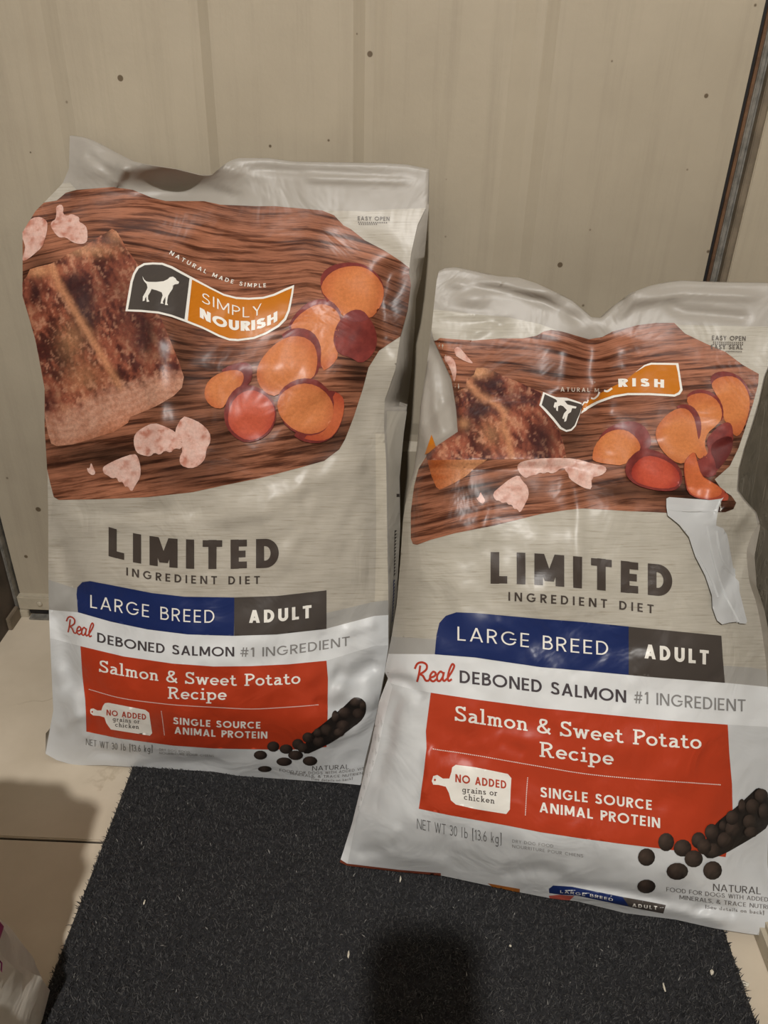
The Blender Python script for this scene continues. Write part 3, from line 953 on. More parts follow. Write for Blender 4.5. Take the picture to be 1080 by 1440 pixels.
def oval(x, y, rx, ry=None, n=16, rot=0.0):
    ry = ry or rx; c, s_ = math.cos(rot), math.sin(rot)
    return [(x + rx * math.cos(t) * c - ry * math.sin(t) * s_, y + rx * math.cos(t) * s_ + ry * math.sin(t) * c) for t in np.linspace(0, 2 * math.pi, n, endpoint=False)]


def ridge(line, amp, w, ends=0.15):
    def f(px, u, v):
        d, par, _ = seg_dist(px, line)
        return amp * np.exp(-(d / w) ** 2) * sst(0, ends, par) * sst(1, 1 - ends, par)
    return f


def lump(x, y, rx, ry, amp):
    return lambda px, u, v: amp * np.exp(-(((px[:, 0] - x) / rx) ** 2 + ((px[:, 1] - y) / ry) ** 2))


def waves(sx, sy, amp, s, mask=None, rot=0.0):
    c, s_ = math.cos(rot), math.sin(rot)

    def f(px, u, v):
        x = px[:, 0] * c + px[:, 1] * s_; y = -px[:, 0] * s_ + px[:, 1] * c
        h = amp * (fbm(x / sx, y / sy, s, 2) - 0.5) * 2
        return h * (mask(px, u, v) if mask else 1.0) * sst(0, .06, u) * sst(1, .94, u) * sst(0, .05, v)
    return f


# ------------------------------------------------------------------ left bag
def left_bag():
    bottom = [(64, 1060), (80, 1069), (104, 1076), (146, 1076), (194, 1079), (300, 1085), (335, 1091), (406, 1096), (477, 1101), (507, 1104)]
    left = [(64, 1060), (75, 999), (71, 912), (69, 864), (68, 808), (68, 732), (67, 669), (63, 603), (63, 547), (50, 477), (32, 417), (32, 370), (32, 327), (50, 297), (62, 285), (88, 258), (97, 237), (98, 191)]
    top = [(98, 191), (115, 193), (133, 200), (157, 213), (187, 228), (207, 232), (247, 238), (283, 247), (297, 247), (307, 238), (320, 228), (333, 223), (377, 223), (413, 228), (467, 229), (540, 230), (573, 232), (603, 238)]
    right = [(507, 1104), (513, 1071), (527, 1015), (541, 944), (546, 911), (546, 835), (544, 720), (543, 652), (540, 600), (541, 563), (556, 520), (563, 473), (573, 437), (578, 400), (575, 383), (578, 357), (587, 317), (599, 292), (603, 238)]
    G = [(515, 1104), (520, 1071), (532, 1015), (543, 944), (549, 911), (557, 835), (562, 742), (561, 671), (567, 610), (572, 575), (579, 520), (581, 490), (584, 447), (585, 420), (592, 392), (597, 360), (601, 317), (603, 290), (603.5, 238)]
    gr = curve(G); rc = curve(right)
    ry = np.array(right, float)[:, 1]; gy = np.array(G, float)

    def gut_r(v):
        y = rc(v)[1]
        o = np.argsort(gy[:, 1]); return (np.interp(y, gy[o, 1], gy[o, 0]), y)
    lc = curve(left)

    def gut_l(v):
        q = lc(v); return (q[0] + 8, q[1])
    p0 = on_z([(64, 1066)], 0.004)[0]; p1 = on_z([(507, 1103)], 0.0108)[0]
    tp = on_y([(300, 240)], 0.935)[0]

    def bulge(u, v):
        pv = np.where(v < 0.16, 1 - (1 - v / 0.16) ** 2, 1.0) * sst(0.93, 0.62, v)
        pu = 1 - np.abs(2 * u - 1) ** 2.3
        return 0.062 * pv * pu + 0.012 * sst(0.0, .1, v) * sst(0.95, .7, v)
    feats = [
        ridge([(222, 370), (222, 470), (224, 560), (230, 660)], 0.0045, 13),
        lump(245, 270, 66, 20, -0.012), lump(240, 232, 72, 17, 0.030),
        lump(130, 225, 26, 40, 0.006), ridge([(160, 262), (178, 232)], 0.006, 7), ridge([(316, 270), (328, 232)], 0.004, 20),
        ridge([(420, 242), (445, 250), (590, 253)], 0.003, 5), ridge([(330, 236), (600, 252)], -0.0025, 5),
        ridge([(120, 215), (160, 245)], -0.003, 5),
        ridge([(300, 300), (322, 385)], -0.003, 12), ridge([(450, 300), (470, 420), (540, 470)], 0.004, 22),
        ridge([(555, 360), (535, 430), (545, 520)], -0.006, 14), ridge([(510, 560), (530, 700), (528, 850)], -0.004, 16),
        ridge([(78, 850), (92, 900), (100, 980)], -0.010, 14), ridge([(76, 930), (100, 970), (112, 1020)], 0.008, 14),
        ridge([(80, 760), (95, 800), (104, 840)], -0.006, 13), ridge([(78, 1030), (110, 1010), (125, 1045)], 0.005, 12),
        ridge([(465, 945), (490, 953), (535, 930)], -0.008, 12), ridge([(470, 960), (500, 985), (535, 990)], 0.007, 13), ridge([(455, 1045), (500, 1025), (528, 1000)], 0.005, 8), ridge([(440, 985), (480, 1000)], -0.004, 8),
        ridge([(480, 890), (530, 875)], 0.004, 8), ridge([(120, 1055), (220, 1066), (330, 1076)], -0.005, 8), ridge([(180, 1068), (280, 1060)], 0.004, 7),
        ridge([(300, 720), (420, 690), (530, 640)], 0.003, 16), ridge([(90, 715), (180, 725), (250, 715)], -0.003, 10),
        ridge([(130, 735), (330, 730), (420, 715)], 0.002, 8),
        waves(90, 60, 0.006, 3, lambda px, u, v: sst(0.98, .8, v)), waves(28, 45, 0.0030, 8, lambda px, u, v: sst(.9, .5, v), 0.5),
        waves(44, 56, 0.008, 21, lambda px, u, v: sst(.34, .1, v) * (sst(.22, .05, u) + sst(.75, .95, u)), 0.4),
    ]
    depth = lambda v: float(np.interp(v, [0, .05, .5, .85, .93, 1], [0.115, 0.135, 0.12, 0.05, 0.006, 0.004]))
    B = Bag('pet_food_bag', 'tall uncreased sack of dry dog food leaning upright against the cream door', p0, p1, tp, (bottom, right, top, left), gut_r, gut_l, bulge, feats, depth)
    c1 = SEE(3, (0, 170)); c2 = SEE(3, (280, 170)); c3 = SEE(2.88, (0, 600)); c4 = SEE(2.822, (300, 600))
    cf = SEE(4, (20, 280)); cl = SEE(4, (160, 330)); ck = SEE(6, (340, 970))
    P = B.patch
    # background panels
    bandtop = [(60, 812), (71, 816), (108, 828), (330, 858), (459, 862), (527, 846), (560, 843)]
    bandbot = [(60, 856), (75, 858), (110, 861), (156, 874), (208, 885), (264, 892), (329, 894), (389, 892), (459, 884), (527, 866), (560, 864)]
    whbot = [(60, 896), (78, 899), (115, 909), (174, 923), (243, 933), (300, 937), (353, 936.6), (406, 934), (459, 929), (527, 908), (560, 907)]
    seal = [(80, 262), (88, 258), (98, 257), (108, 267), (160, 263), (187, 267), (213, 278), (233, 283), (287, 283), (310, 288), (360, 290), (387, 290), (453, 296), (513, 297), (557, 294), (615, 292)]
    P('printed_wood_background', [(15, 300), (60, 280)] + seal + bandtop[::-1] + [(40, 812)], A(178, 172, 161), 0, 'cream', 4.5, True, label='pale whitewashed wood print')
    P('printed_grey_band', bandtop + bandbot[::-1], A(164, 162, 157), 0, 'flat', 4, True)
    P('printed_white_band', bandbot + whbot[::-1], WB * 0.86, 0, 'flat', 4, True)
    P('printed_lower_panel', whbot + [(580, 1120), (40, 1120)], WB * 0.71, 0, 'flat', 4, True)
    # chopping board and food artwork
    bd = [(20, 300), (50, 297), (62, 285), (80, 282), (93, 271), (108, 267), (160, 263), (187, 267), (213, 278), (233, 283), (287, 283), (310, 288), (360, 290), (387, 290), (453, 296), (470, 303), (483, 317), (493, 322), (513, 338), (540, 352), (563, 367), (590, 388), (585, 420), (573, 440), (563, 473), (533, 493), (518, 517), (510, 547), (497, 587), (485, 618), (477, 632), (456, 648), (420, 658), (371, 671), (312, 683), (271, 692), (208, 699), (139, 702), (83, 703), (76, 699), (71, 680), (60, 630), (40, 500), (10, 400)]

    def flow(p):
        x, y = p[:, 0], p[:, 1]
        w = sst(420, 620, y)
        g = y + w * (0.16 * (x - 300)) + (1 - w) * (14 * np.sin((x - 60) / 75) + 0.18 * np.maximum(x - 430, 0) ** 1.15 * -1 + 7 * (fbm(x / 70, y / 70, 2, 2) - .5)) + 0.10 * (1 - w) * (y - 290) * np.sin(x / 60)
        return np.stack([x, g], 1)
    sh = [(250, 520, 40, 110, .6), (150, 640, 90, 22, .8), (560, 430, 26, 60, .6), (470, 620, 50, 40, .7), (505, 520, 26, 30, .8), (300, 640, 40, 30, .5), (330, 600, 50, 30, .5), (60, 380, 30, 26, .7), (250, 670, 60, 16, .4)]
    P('printed_chopping_board', bd, board_col(sh, 1), 1, 'board', 5, True, uvf=flow, label='brown wooden chopping board print')
    fish = cf([(550, 168), (575, 180), (600, 220), (640, 290), (690, 360), (760, 520), (830, 680), (880, 800), (930, 920), (955, 1000), (945, 1060), (900, 1105), (800, 1165), (720, 1200), (655, 1225), (640, 1260), (560, 1310), (430, 1350), (330, 1380), (240, 1388), (210, 1375), (190, 1310), (175, 1230), (175, 1080), (155, 950), (120, 800), (90, 680), (60, 570), (38, 520), (40, 480), (75, 430), (90, 395), (140, 380), (205, 365), (260, 340), (300, 310), (370, 280), (420, 250), (480, 210), (510, 195)])
    fl_line = cf([(170, 1200), (260, 1230), (330, 1200), (480, 1110), (600, 1065), (700, 1040), (800, 1010), (960, 985)])
    P('printed_salmon_fillet', fish, fish_col(cf([(215, 380), (250, 480), (310, 580), (390, 710), (470, 840), (540, 960), (610, 1080), (640, 1180)]), fl_line,
      [(105, 400, 14, 16, 1.3), (118, 425, 16, 26, 1.1), (50, 412, 9, 16, 1.1), (125, 460, 14, 30, .8), (150, 400, 30, 40, .4), (205, 470, 18, 40, .9), (180, 440, 25, 60, .5), (90, 505, 14, 26, .5), (70, 560, 16, 20, .5), (230, 490, 10, 30, .8)], (0.45, 1.0), 2,
      [(120, 352, 40, 10, .55), (55, 382, 20, 8, .7), (100, 480, 18, 26, .45), (165, 330, 14, 12, .5), (118, 530, 24, 20, .4)]), 2, 'fish', 2.0, True, label='seared salmon fillet print')
    for k, q in enumerate([cf([(105, 105), (150, 100), (180, 120), (190, 140), (185, 190), (170, 240), (160, 270), (110, 315), (60, 352), (45, 340), (65, 280), (60, 250), (42, 210), (46, 175), (75, 135)]),
              cf([(235, 45), (265, 28), (280, 50), (275, 85), (300, 95), (320, 85), (340, 90), (370, 105), (365, 130), (390, 140), (412, 165), (415, 230), (400, 250), (370, 255), (330, 245), (290, 215), (260, 220), (235, 200), (215, 170), (205, 145), (215, 125), (235, 115), (240, 75)]),
              [(188, 622), (190, 610), (200, 602), (217, 594), (233, 600), (247, 607), (258, 620), (255, 632), (246, 630), (240, 637), (232, 633), (225, 640), (218, 636), (212, 642), (200, 640), (192, 636)],
              [(245, 607), (257, 585), (268, 588), (283, 595), (295, 607), (297, 620), (290, 633), (289, 645), (280, 655), (268, 659), (255, 655), (252, 645), (258, 632), (250, 620)],
              c3([(417, 170), (425, 158), (480, 130), (545, 108), (560, 120), (572, 165), (570, 205), (548, 240), (535, 265), (518, 240), (508, 245), (498, 222), (482, 225), (475, 205), (455, 210), (440, 198), (422, 190)]),
              c3([(370, 143), (380, 165), (390, 190), (375, 198), (358, 185), (353, 166), (365, 170)])]):
        P('printed_salmon_flake', q, salmon_bits(k * 7, 0.6 if k > 3 else 0), 3, 'veg', 2.2, True, smooth=1)
    pot = [
        ([(510, 680), (520, 640), (560, 610), (620, 597), (680, 600), (730, 625), (770, 670), (782, 720), (770, 780), (740, 820), (720, 835), (600, 820), (520, 740)],
         [(510, 715), (530, 665), (575, 628), (640, 612), (700, 618), (745, 650), (778, 700), (778, 750), (755, 800), (722, 835), (640, 835), (600, 820), (560, 770)]),
        ([(370, 880), (400, 820), (450, 770), (510, 750), (560, 760), (595, 800), (600, 825), (590, 1000), (520, 1060), (450, 980)],
         [(378, 880), (415, 825), (470, 785), (520, 770), (570, 790), (598, 830), (590, 880), (570, 950), (590, 990), (560, 1035), (515, 1060), (510, 950), (470, 900), (430, 880)]),
        ([(565, 920), (575, 870), (610, 820), (650, 797), (690, 800), (715, 830), (735, 860), (750, 910), (745, 960), (720, 1000), (680, 1025), (640, 1000), (590, 985), (570, 950)], None),
        ([(340, 910), (380, 880), (430, 873), (480, 890), (512, 940), (515, 1000), (495, 1080), (440, 1100)],
         [(240, 1060), (260, 1010), (310, 950), (370, 912), (430, 908), (480, 935), (498, 985), (497, 1040), (480, 1090), (430, 1090), (370, 1110), (330, 1165), (280, 1150), (250, 1110)]),
        ([(85, 1060), (130, 1030), (190, 1018), (220, 1030), (227, 1060), (215, 1110), (170, 1130)],
         [(22, 1140), (40, 1095), (90, 1062), (150, 1050), (185, 1060), (190, 1090), (175, 1120), (140, 1150), (115, 1190), (100, 1215), (60, 1210), (30, 1180)]),
        ([(105, 1240), (115, 1180), (150, 1130), (190, 1112), (240, 1120), (290, 1150), (320, 1190), (327, 1250), (305, 1310), (260, 1345), (200, 1360), (150, 1335), (115, 1290)],
         [(122, 1250), (134, 1195), (172, 1150), (220, 1133), (280, 1157), (316, 1200), (321, 1250), (298, 1303), (254, 1340), (205, 1350), (157, 1323), (129, 1290)]),
        ([(540, 1135), (580, 1140), (610, 1170), (610, 1230), (590, 1300), (550, 1345), (490, 1362), (430, 1350), (390, 1320)],
         [(565, 1140), (600, 1155), (612, 1190), (605, 1250), (580, 1310), (540, 1345), (480, 1350), (430, 1335), (520, 1300)]),
        ([(330, 1190), (335, 1150), (370, 1110), (430, 1085), (490, 1090), (520, 1110), (560, 1150), (570, 1200), (555, 1270), (520, 1315), (460, 1330), (400, 1315), (350, 1270)],
         [(328, 1195), (345, 1150), (400, 1115), (460, 1105), (520, 1130), (560, 1180), (568, 1230), (550, 1280), (515, 1312), (460, 1322), (400, 1305), (355, 1265), (335, 1230)])]
    for k, (sk, fs_) in enumerate(pot):
        o = P('printed_potato_slice', c2(sk), skin, 2 + k * 0.7, 'veg', 3, True, smooth=1, label='purple potato skin print' if fs_ is None else None)
        if fs_:
            base, edge = ((190, 90, 66), (166, 68, 54)) if k == 5 else (((186, 96, 60), (170, 76, 52)) if k == 6 else ((200, 124, 76), (184, 102, 62)))
            P('printed_flesh', c2(fs_), flesh(c2(fs_), base, edge, k), 2.6 + k * 0.7, 'veg', 3, True, smooth=1, parent=o)
        else:
            P('printed_facet', c2([(610, 820), (650, 797), (690, 800), (715, 830), (700, 845), (640, 850)]), A(122, 58, 58), 2.6 + k * .7, 'veg', 3, True, smooth=1, parent=o)
    # logo
    lg = P('printed_logo_badge', cl([(67, 432), (80, 350), (95, 265), (110, 220), (130, 185), (170, 162), (220, 158), (275, 160), (330, 180), (440, 240), (540, 295), (620, 335), (690, 353), (760, 357), (840, 352), (900, 335), (960, 307), (1015, 285), (1010, 330), (990, 430), (970, 480), (930, 520), (860, 560), (790, 588), (700, 600), (650, 597), (590, 575), (500, 530), (410, 495), (330, 465), (250, 445), (160, 436)]), C_LETTER, 3, 'flat', 5, label='white edged wavy logo badge print')
    P('printed_dark_field', cl([(82, 422), (95, 350), (108, 270), (122, 225), (142, 192), (175, 174), (220, 170), (272, 172), (325, 192), (428, 248), (400, 478), (330, 453), (250, 433), (160, 424)]), C_DARK, 4, 'flat', 5, parent=lg)
    P('printed_orange_field', cl([(442, 255), (540, 306), (620, 346), (690, 364), (760, 368), (842, 363), (905, 346), (962, 320), (1003, 303), (998, 335), (978, 428), (958, 472), (922, 509), (855, 549), (788, 576), (700, 588), (652, 585), (593, 564), (502, 519), (418, 485)]), C_ORANGE, 4, 'flat', 5, parent=lg)
    dog = [(163, 236), (172, 255), (185, 266), (200, 269), (240, 270), (280, 266), (305, 254), (316, 243), (334, 239), (350, 249), (356, 261), (371, 269), (366, 280), (346, 283), (338, 288), (331, 310), (317, 330), (306, 348), (302, 368), (300, 388), (306, 399), (288, 398), (291, 372), (290, 352), (281, 368), (275, 383), (281, 391), (264, 390), (268, 368), (275, 345), (270, 328), (240, 316), (215, 309), (206, 330), (196, 346), (196, 365), (204, 379), (188, 381), (185, 352), (178, 362), (177, 373), (165, 377), (166, 352), (180, 328), (192, 303), (188, 282), (173, 266), (166, 252)]
    P('printed_dog_figure', cl(dog), C_LETTER, 5, 'flat', 3, parent=lg)
    B.text('lettering', 'SIMPLY', 284.5, 368, cl([(500, 388), (557, 403), (620, 436), (680, 458), (740, 466), (810, 452), (834, 446)]), 14.2, .095, C_LETTER, 5, .2, parent=lg)
    B.text('lettering', 'NOURISH', 281.5, 390, cl([(487, 470), (540, 492), (600, 520), (670, 541), (740, 545), (795, 535), (850, 519), (920, 488)]), 14, .25, C_LETTER, 5, .11, parent=lg)
    B.text('lettering', 'NATURAL MADE SIMPLE', 238, 374.5, cl([(312, 110), (360, 138), (420, 172), (505, 213), (540, 230), (600, 256), (660, 277), (690, 284), (760, 294), (858, 298)]), 5.6, .16, C_LETTER, 3, .42, up='norm')
    # text blocks
    B.text('lettering', 'LIMITED', 153, 393, [(153, 782), (188, 790), (224, 796.5), (262, 799.5), (300, 800), (330, 799.5), (392, 798)], 41, .25, C_CHAR, 2, .26)
    B.text('lettering', 'INGREDIENT DIET', 178, 365.5, [(179, 809.5), (200, 812.7), (240, 818.5), (290, 821), (330, 821.5), (365, 821)], 11.3, .17, C_CHAR, 2, .42)
    bl = P('printed_blue_banner', [(108, 836), (109, 826), (116, 818.5), (127, 817), (174, 826), (215, 834), (260, 839), (330, 840), (329, 894), (264, 892), (208, 885), (156, 874), (110, 861)], C_BLUE, 1.5, 'flat', 5)
    B.text('lettering', 'LARGE BREED', 127.5, 302, [(128, 854.5), (150, 858), (175, 862.5), (200, 866.5), (216, 869.5), (250, 873.5), (302, 875.5)], 18, .105, C_LETTER, 2.5, .22, parent=bl)
    gb = P('printed_grey_banner', [(329.5, 840), (389, 838), (459, 830), (459, 884), (389, 892), (329.5, 894)], C_DARK, 1.6, 'flat', 5)
    B.text('lettering', 'ADULT', 350, 438, [(350, 875.7), (380, 875), (410, 872), (438, 868.5)], 18, .23, C_LETTER, 2.5, .26, parent=gb)
    B.text('lettering', 'DEBONED SALMON', 137, 329.5, [(137, 902.5), (180, 911.5), (229, 918.7), (280, 922), (329, 923)], 13.4, .16, A(72, 66, 68), 2, .13)
    B.text('lettering', '#1 INGREDIENT', 338, 491.5, [(338, 923), (366, 923), (400, 920.5), (440, 915.5), (491, 907.5)], 13, .13, A(138, 136, 134), 2, .14)
    rd = P('printed_red_panel', [(113.5, 908.5), (174, 923), (243, 933), (300, 937), (353, 936.6), (406, 934), (459, 929), (461, 954), (460.5, 1007), (459, 1050), (420, 1053.5), (376, 1053.6), (300, 1052), (243, 1048), (167, 1038), (121.5, 1028.5), (120, 985), (116, 947)], C_RED, 1.5, 'flat', 5)
    B.text('lettering', 'Salmon & Sweet Potato', 140, 422.5, [(141, 944.5), (180, 951.5), (222, 957.5), (248, 959.5), (290, 963), (342, 964), (380, 963.5), (422, 961)], 16.8, .125, C_LETTER, 2.5, .07, True, parent=rd)
    B.text('lettering', 'Recipe', 236, 319, [(237, 982), (280, 983.5), (319, 984)], 16.5, .125, C_LETTER, 2.5, .07, True, parent=rd)
    B.line('dotted_rule', [(125, 969), (174, 982), (243, 990.6), (300, 994), (353, 996.5), (406, 994), (448, 991)], 1.1, C_LETTER, 2.5, 2.2, parent=rd)
    ic = P('printed_board_icon', c3([(366, 1150), (368, 1142), (380, 1140), (395, 1148), (412, 1148), (418, 1130), (426, 1119), (440, 1117), (590, 1146), (605, 1158), (617, 1240), (608, 1250), (450, 1225), (432, 1200), (424, 1176), (404, 1170), (378, 1168), (367, 1160)]), C_LETTER, 2.5, 'flat', 4, parent=None)
    B.text('lettering', 'NO ADDED', 150.3, 206, [(150, 1005.2), (206, 1011.8)], 8, .19, A(176, 66, 44), 3.5, .14, parent=ic)
    B.text('lettering', 'grains or', 159, 197, [(159, 1013.3), (197, 1017)], 6.2, .13, A(76, 66, 60), 3.5, .1, True, parent=ic)
    B.text('lettering', 'chicken', 162.5, 196, [(162.5, 1021.2), (196, 1024.6)], 6.2, .13, A(76, 66, 60), 3.5, .1, True, parent=ic)
    P('printed_hole', oval(130, 1000.5, 1.3, 1.3, 8), C_RED, 3.5, 'flat', 2, parent=ic)
    B.line('dotted_rule', [(227, 999), (229.5, 1017), (231.6, 1034)], 1.0, C_LETTER, 2.5, 2.2, parent=rd)
    B.text('lettering', 'SINGLE SOURCE', 244, 366.5, [(244, 1017.5), (300, 1022), (366, 1024)], 9.6, .19, C_LETTER, 2.5, .16, parent=rd)
    B.text('lettering', 'ANIMAL PROTEIN', 245.5, 376, [(245.5, 1031), (310, 1036), (376, 1038)], 9.8, .19, C_LETTER, 2.5, .16, parent=rd)
    B.text('lettering', 'NET WT 30 lb (13.6 kg)', 121, 215, [(121, 1047), (165, 1054), (215, 1057)], 9, .1, A(110, 108, 105), 2, .14)
    B.text('lettering', 'DRY DOG FOOD', 224, 267, [(224, 1055), (267, 1059)], 3.2, .12, A(150, 148, 145), 2, .2)
    B.text('lettering', 'NOURRITURE POUR CHIENS', 224, 301, [(224, 1060), (301, 1064)], 3.2, .12, A(150, 148, 145), 2, .2)
    real_script(B, lambda s, t: ((268 + 112 * s) / 2.88, 600 + (765 + 68 * t + 26 * s) / 2.88), 2.0)
    kibbles(B, ck([(905, 95), (945, 64), (1000, 68), (1040, 100), (1050, 150), (1040, 210), (1000, 270), (900, 340), (780, 430), (640, 500), (540, 545), (500, 500), (560, 420), (590, 355), (680, 290), (780, 205), (830, 170)]),
            [ck([(x, y)])[0] + (rx / 6, ry / 6) for x, y, rx, ry in [(266, 475, 52, 44), (158, 547, 56, 38), (195, 664, 58, 26), (375, 496, 56, 40), (358, 602, 66, 36), (576, 596, 62, 40), (455, 548, 64, 40), (475, 455, 50, 46), (515, 483, 48, 40), (560, 398, 48, 44), (650, 432, 50, 44), (710, 335, 50, 50), (640, 360, 36, 40), (850, 295, 56, 42), (820, 355, 46, 36), (785, 225, 30, 50), (870, 190, 52, 48), (985, 195, 50, 44), (960, 100, 50, 36), (1020, 130, 26, 40)]])
    B.text('lettering', 'NATURAL', 439, 491, [(439, 1083.2), (491, 1080.8)], 6.2, .11, A(92, 88, 86), 2, .14)
    B.text('lettering', 'FOOD FOR DOGS WITH ADDED VIT', 393, 512, [(393, 1084), (430, 1087.8), (470, 1087.2), (512, 1082)], 3.5, .13, A(120, 116, 112), 2, .16)
    B.text('lettering', 'MINERALS, & TRACE NUTRIEN', 408, 510, [(408, 1088.5), (450, 1093), (510, 1088.5)], 3.5, .13, A(120, 116, 112), 2, .16)
    B.text('lettering', '(See details on back)', 438, 496, [(438, 1096), (470, 1098.5), (496, 1096)], 3.4, .13, A(130, 126, 122), 2, .12)
    B.text('lettering', 'EASY OPEN', 503, 548, [(503, 309.6), (548, 310.4)], 5.4, .17, A(92, 84, 76), 2, .16)
    B.line('dotted_rule', [(503, 312.5), (545, 313.2)], 1.6, A(92, 84, 76), 2, 3.0)
    B.line('dotted_rule', [(504, 315.3), (532, 315.2)], 1.6, A(92, 84, 76), 2, 3.0)
    # side gusset print: seam strip on the front, banner blocks on the folded side
    P('printed_seam_strip', [(528, 610), (548, 610), (552, 700), (552, 843), (527, 846), (529, 760)], A(192, 185, 171), 0.5, 'cream', 4, True)

    def side_block(name, y0, y1, f0, f1, col):
        rr = [q for q in B.side if y0 <= q[0] <= y1]
        vs_ = []; fs_ = []
        for k, (y, a, b) in enumerate(rr):
            for t in (f0, (f0 + f1) / 2, f1): vs_.append(a + (b - a) * t + np.array([0.0012, -0.0006, 0.0]))
            if k: m = 3 * (k - 1); fs_ += [(m, m + 1, m + 4, m + 3), (m + 1, m + 2, m + 5, m + 4)]
        if not fs_: return
        o = mesh(name, np.array(vs_) - B.base, fs_, PM['flat'], B.root, 180)
        at = o.data.color_attributes.new('Col', 'FLOAT_COLOR', 'POINT')
        at.data.foreach_set('color', np.tile(np.r_[col, 1.0], len(vs_)))
    side_block('printed_side_panel', 575, 905, 0.06, 0.97, A(176, 170, 158))
    for y0, y1, f0, f1, col in ((742, 812, .5, .93, C_DARK), (813, 880, .45, .93, C_BLUE), (640, 650, .6, .95, C_CHAR), (663, 668, .6, .9, C_CHAR), (690, 700, .7, .95, C_CHAR), (716, 722, .7, .95, C_CHAR)):
        rr0 = np.array([0.0010, -0.0006, 0])
        side_block('printed_side_banner', y0, y1, f0, f1, col)
        B.root.children[-1].location = (0.0012, -0.0016, 0) if B.root.children[-1].name.startswith('printed_side_banner') else (0, 0, 0)
    return B


def real_script(B, mp, w):
    st = [[(440, 790), (434, 828), (425, 866)], [(414, 806), (426, 782), (448, 775), (469, 786), (468, 808), (446, 826), (432, 830)], [(436, 830), (452, 838), (466, 860), (482, 860)],
          [(482, 860), (486, 848), (506, 840), (512, 826), (500, 819), (487, 836), (488, 856), (502, 864), (520, 850)],
          [(548, 826), (534, 818), (520, 836), (520, 858), (532, 862), (546, 842), (551, 820)], [(551, 820), (545, 850), (552, 862), (566, 852)],
          [(566, 852), (588, 818), (599, 792), (590, 783), (578, 806), (569, 842), (573, 862), (588, 854)]]
    qs = []
    for s_ in st:
        P = cat([mp((x - 410) / 190, (y - 775) / 95) for x, y in s_], 5)
        qs += strip(P, w)
    B.quads('lettering', qs, A(178, 62, 44), 2, label='red handwritten word print')


def kibbles(B, scoop, ks):
    o = B.patch('printed_kibble_scoop', scoop, A(34, 30, 28), 2.6, 'flat', 4, True, smooth=1, label='dark scoop of kibble print')
    for k, (x, y, rx, ry) in enumerate(ks):
        B.patch('printed_kibble', oval(x, y, rx, ry, 14), kibble_col((x, y), (rx + ry) / 2), 3.0 + 0.12 * k, 'flat', 3.0, True, parent=o)


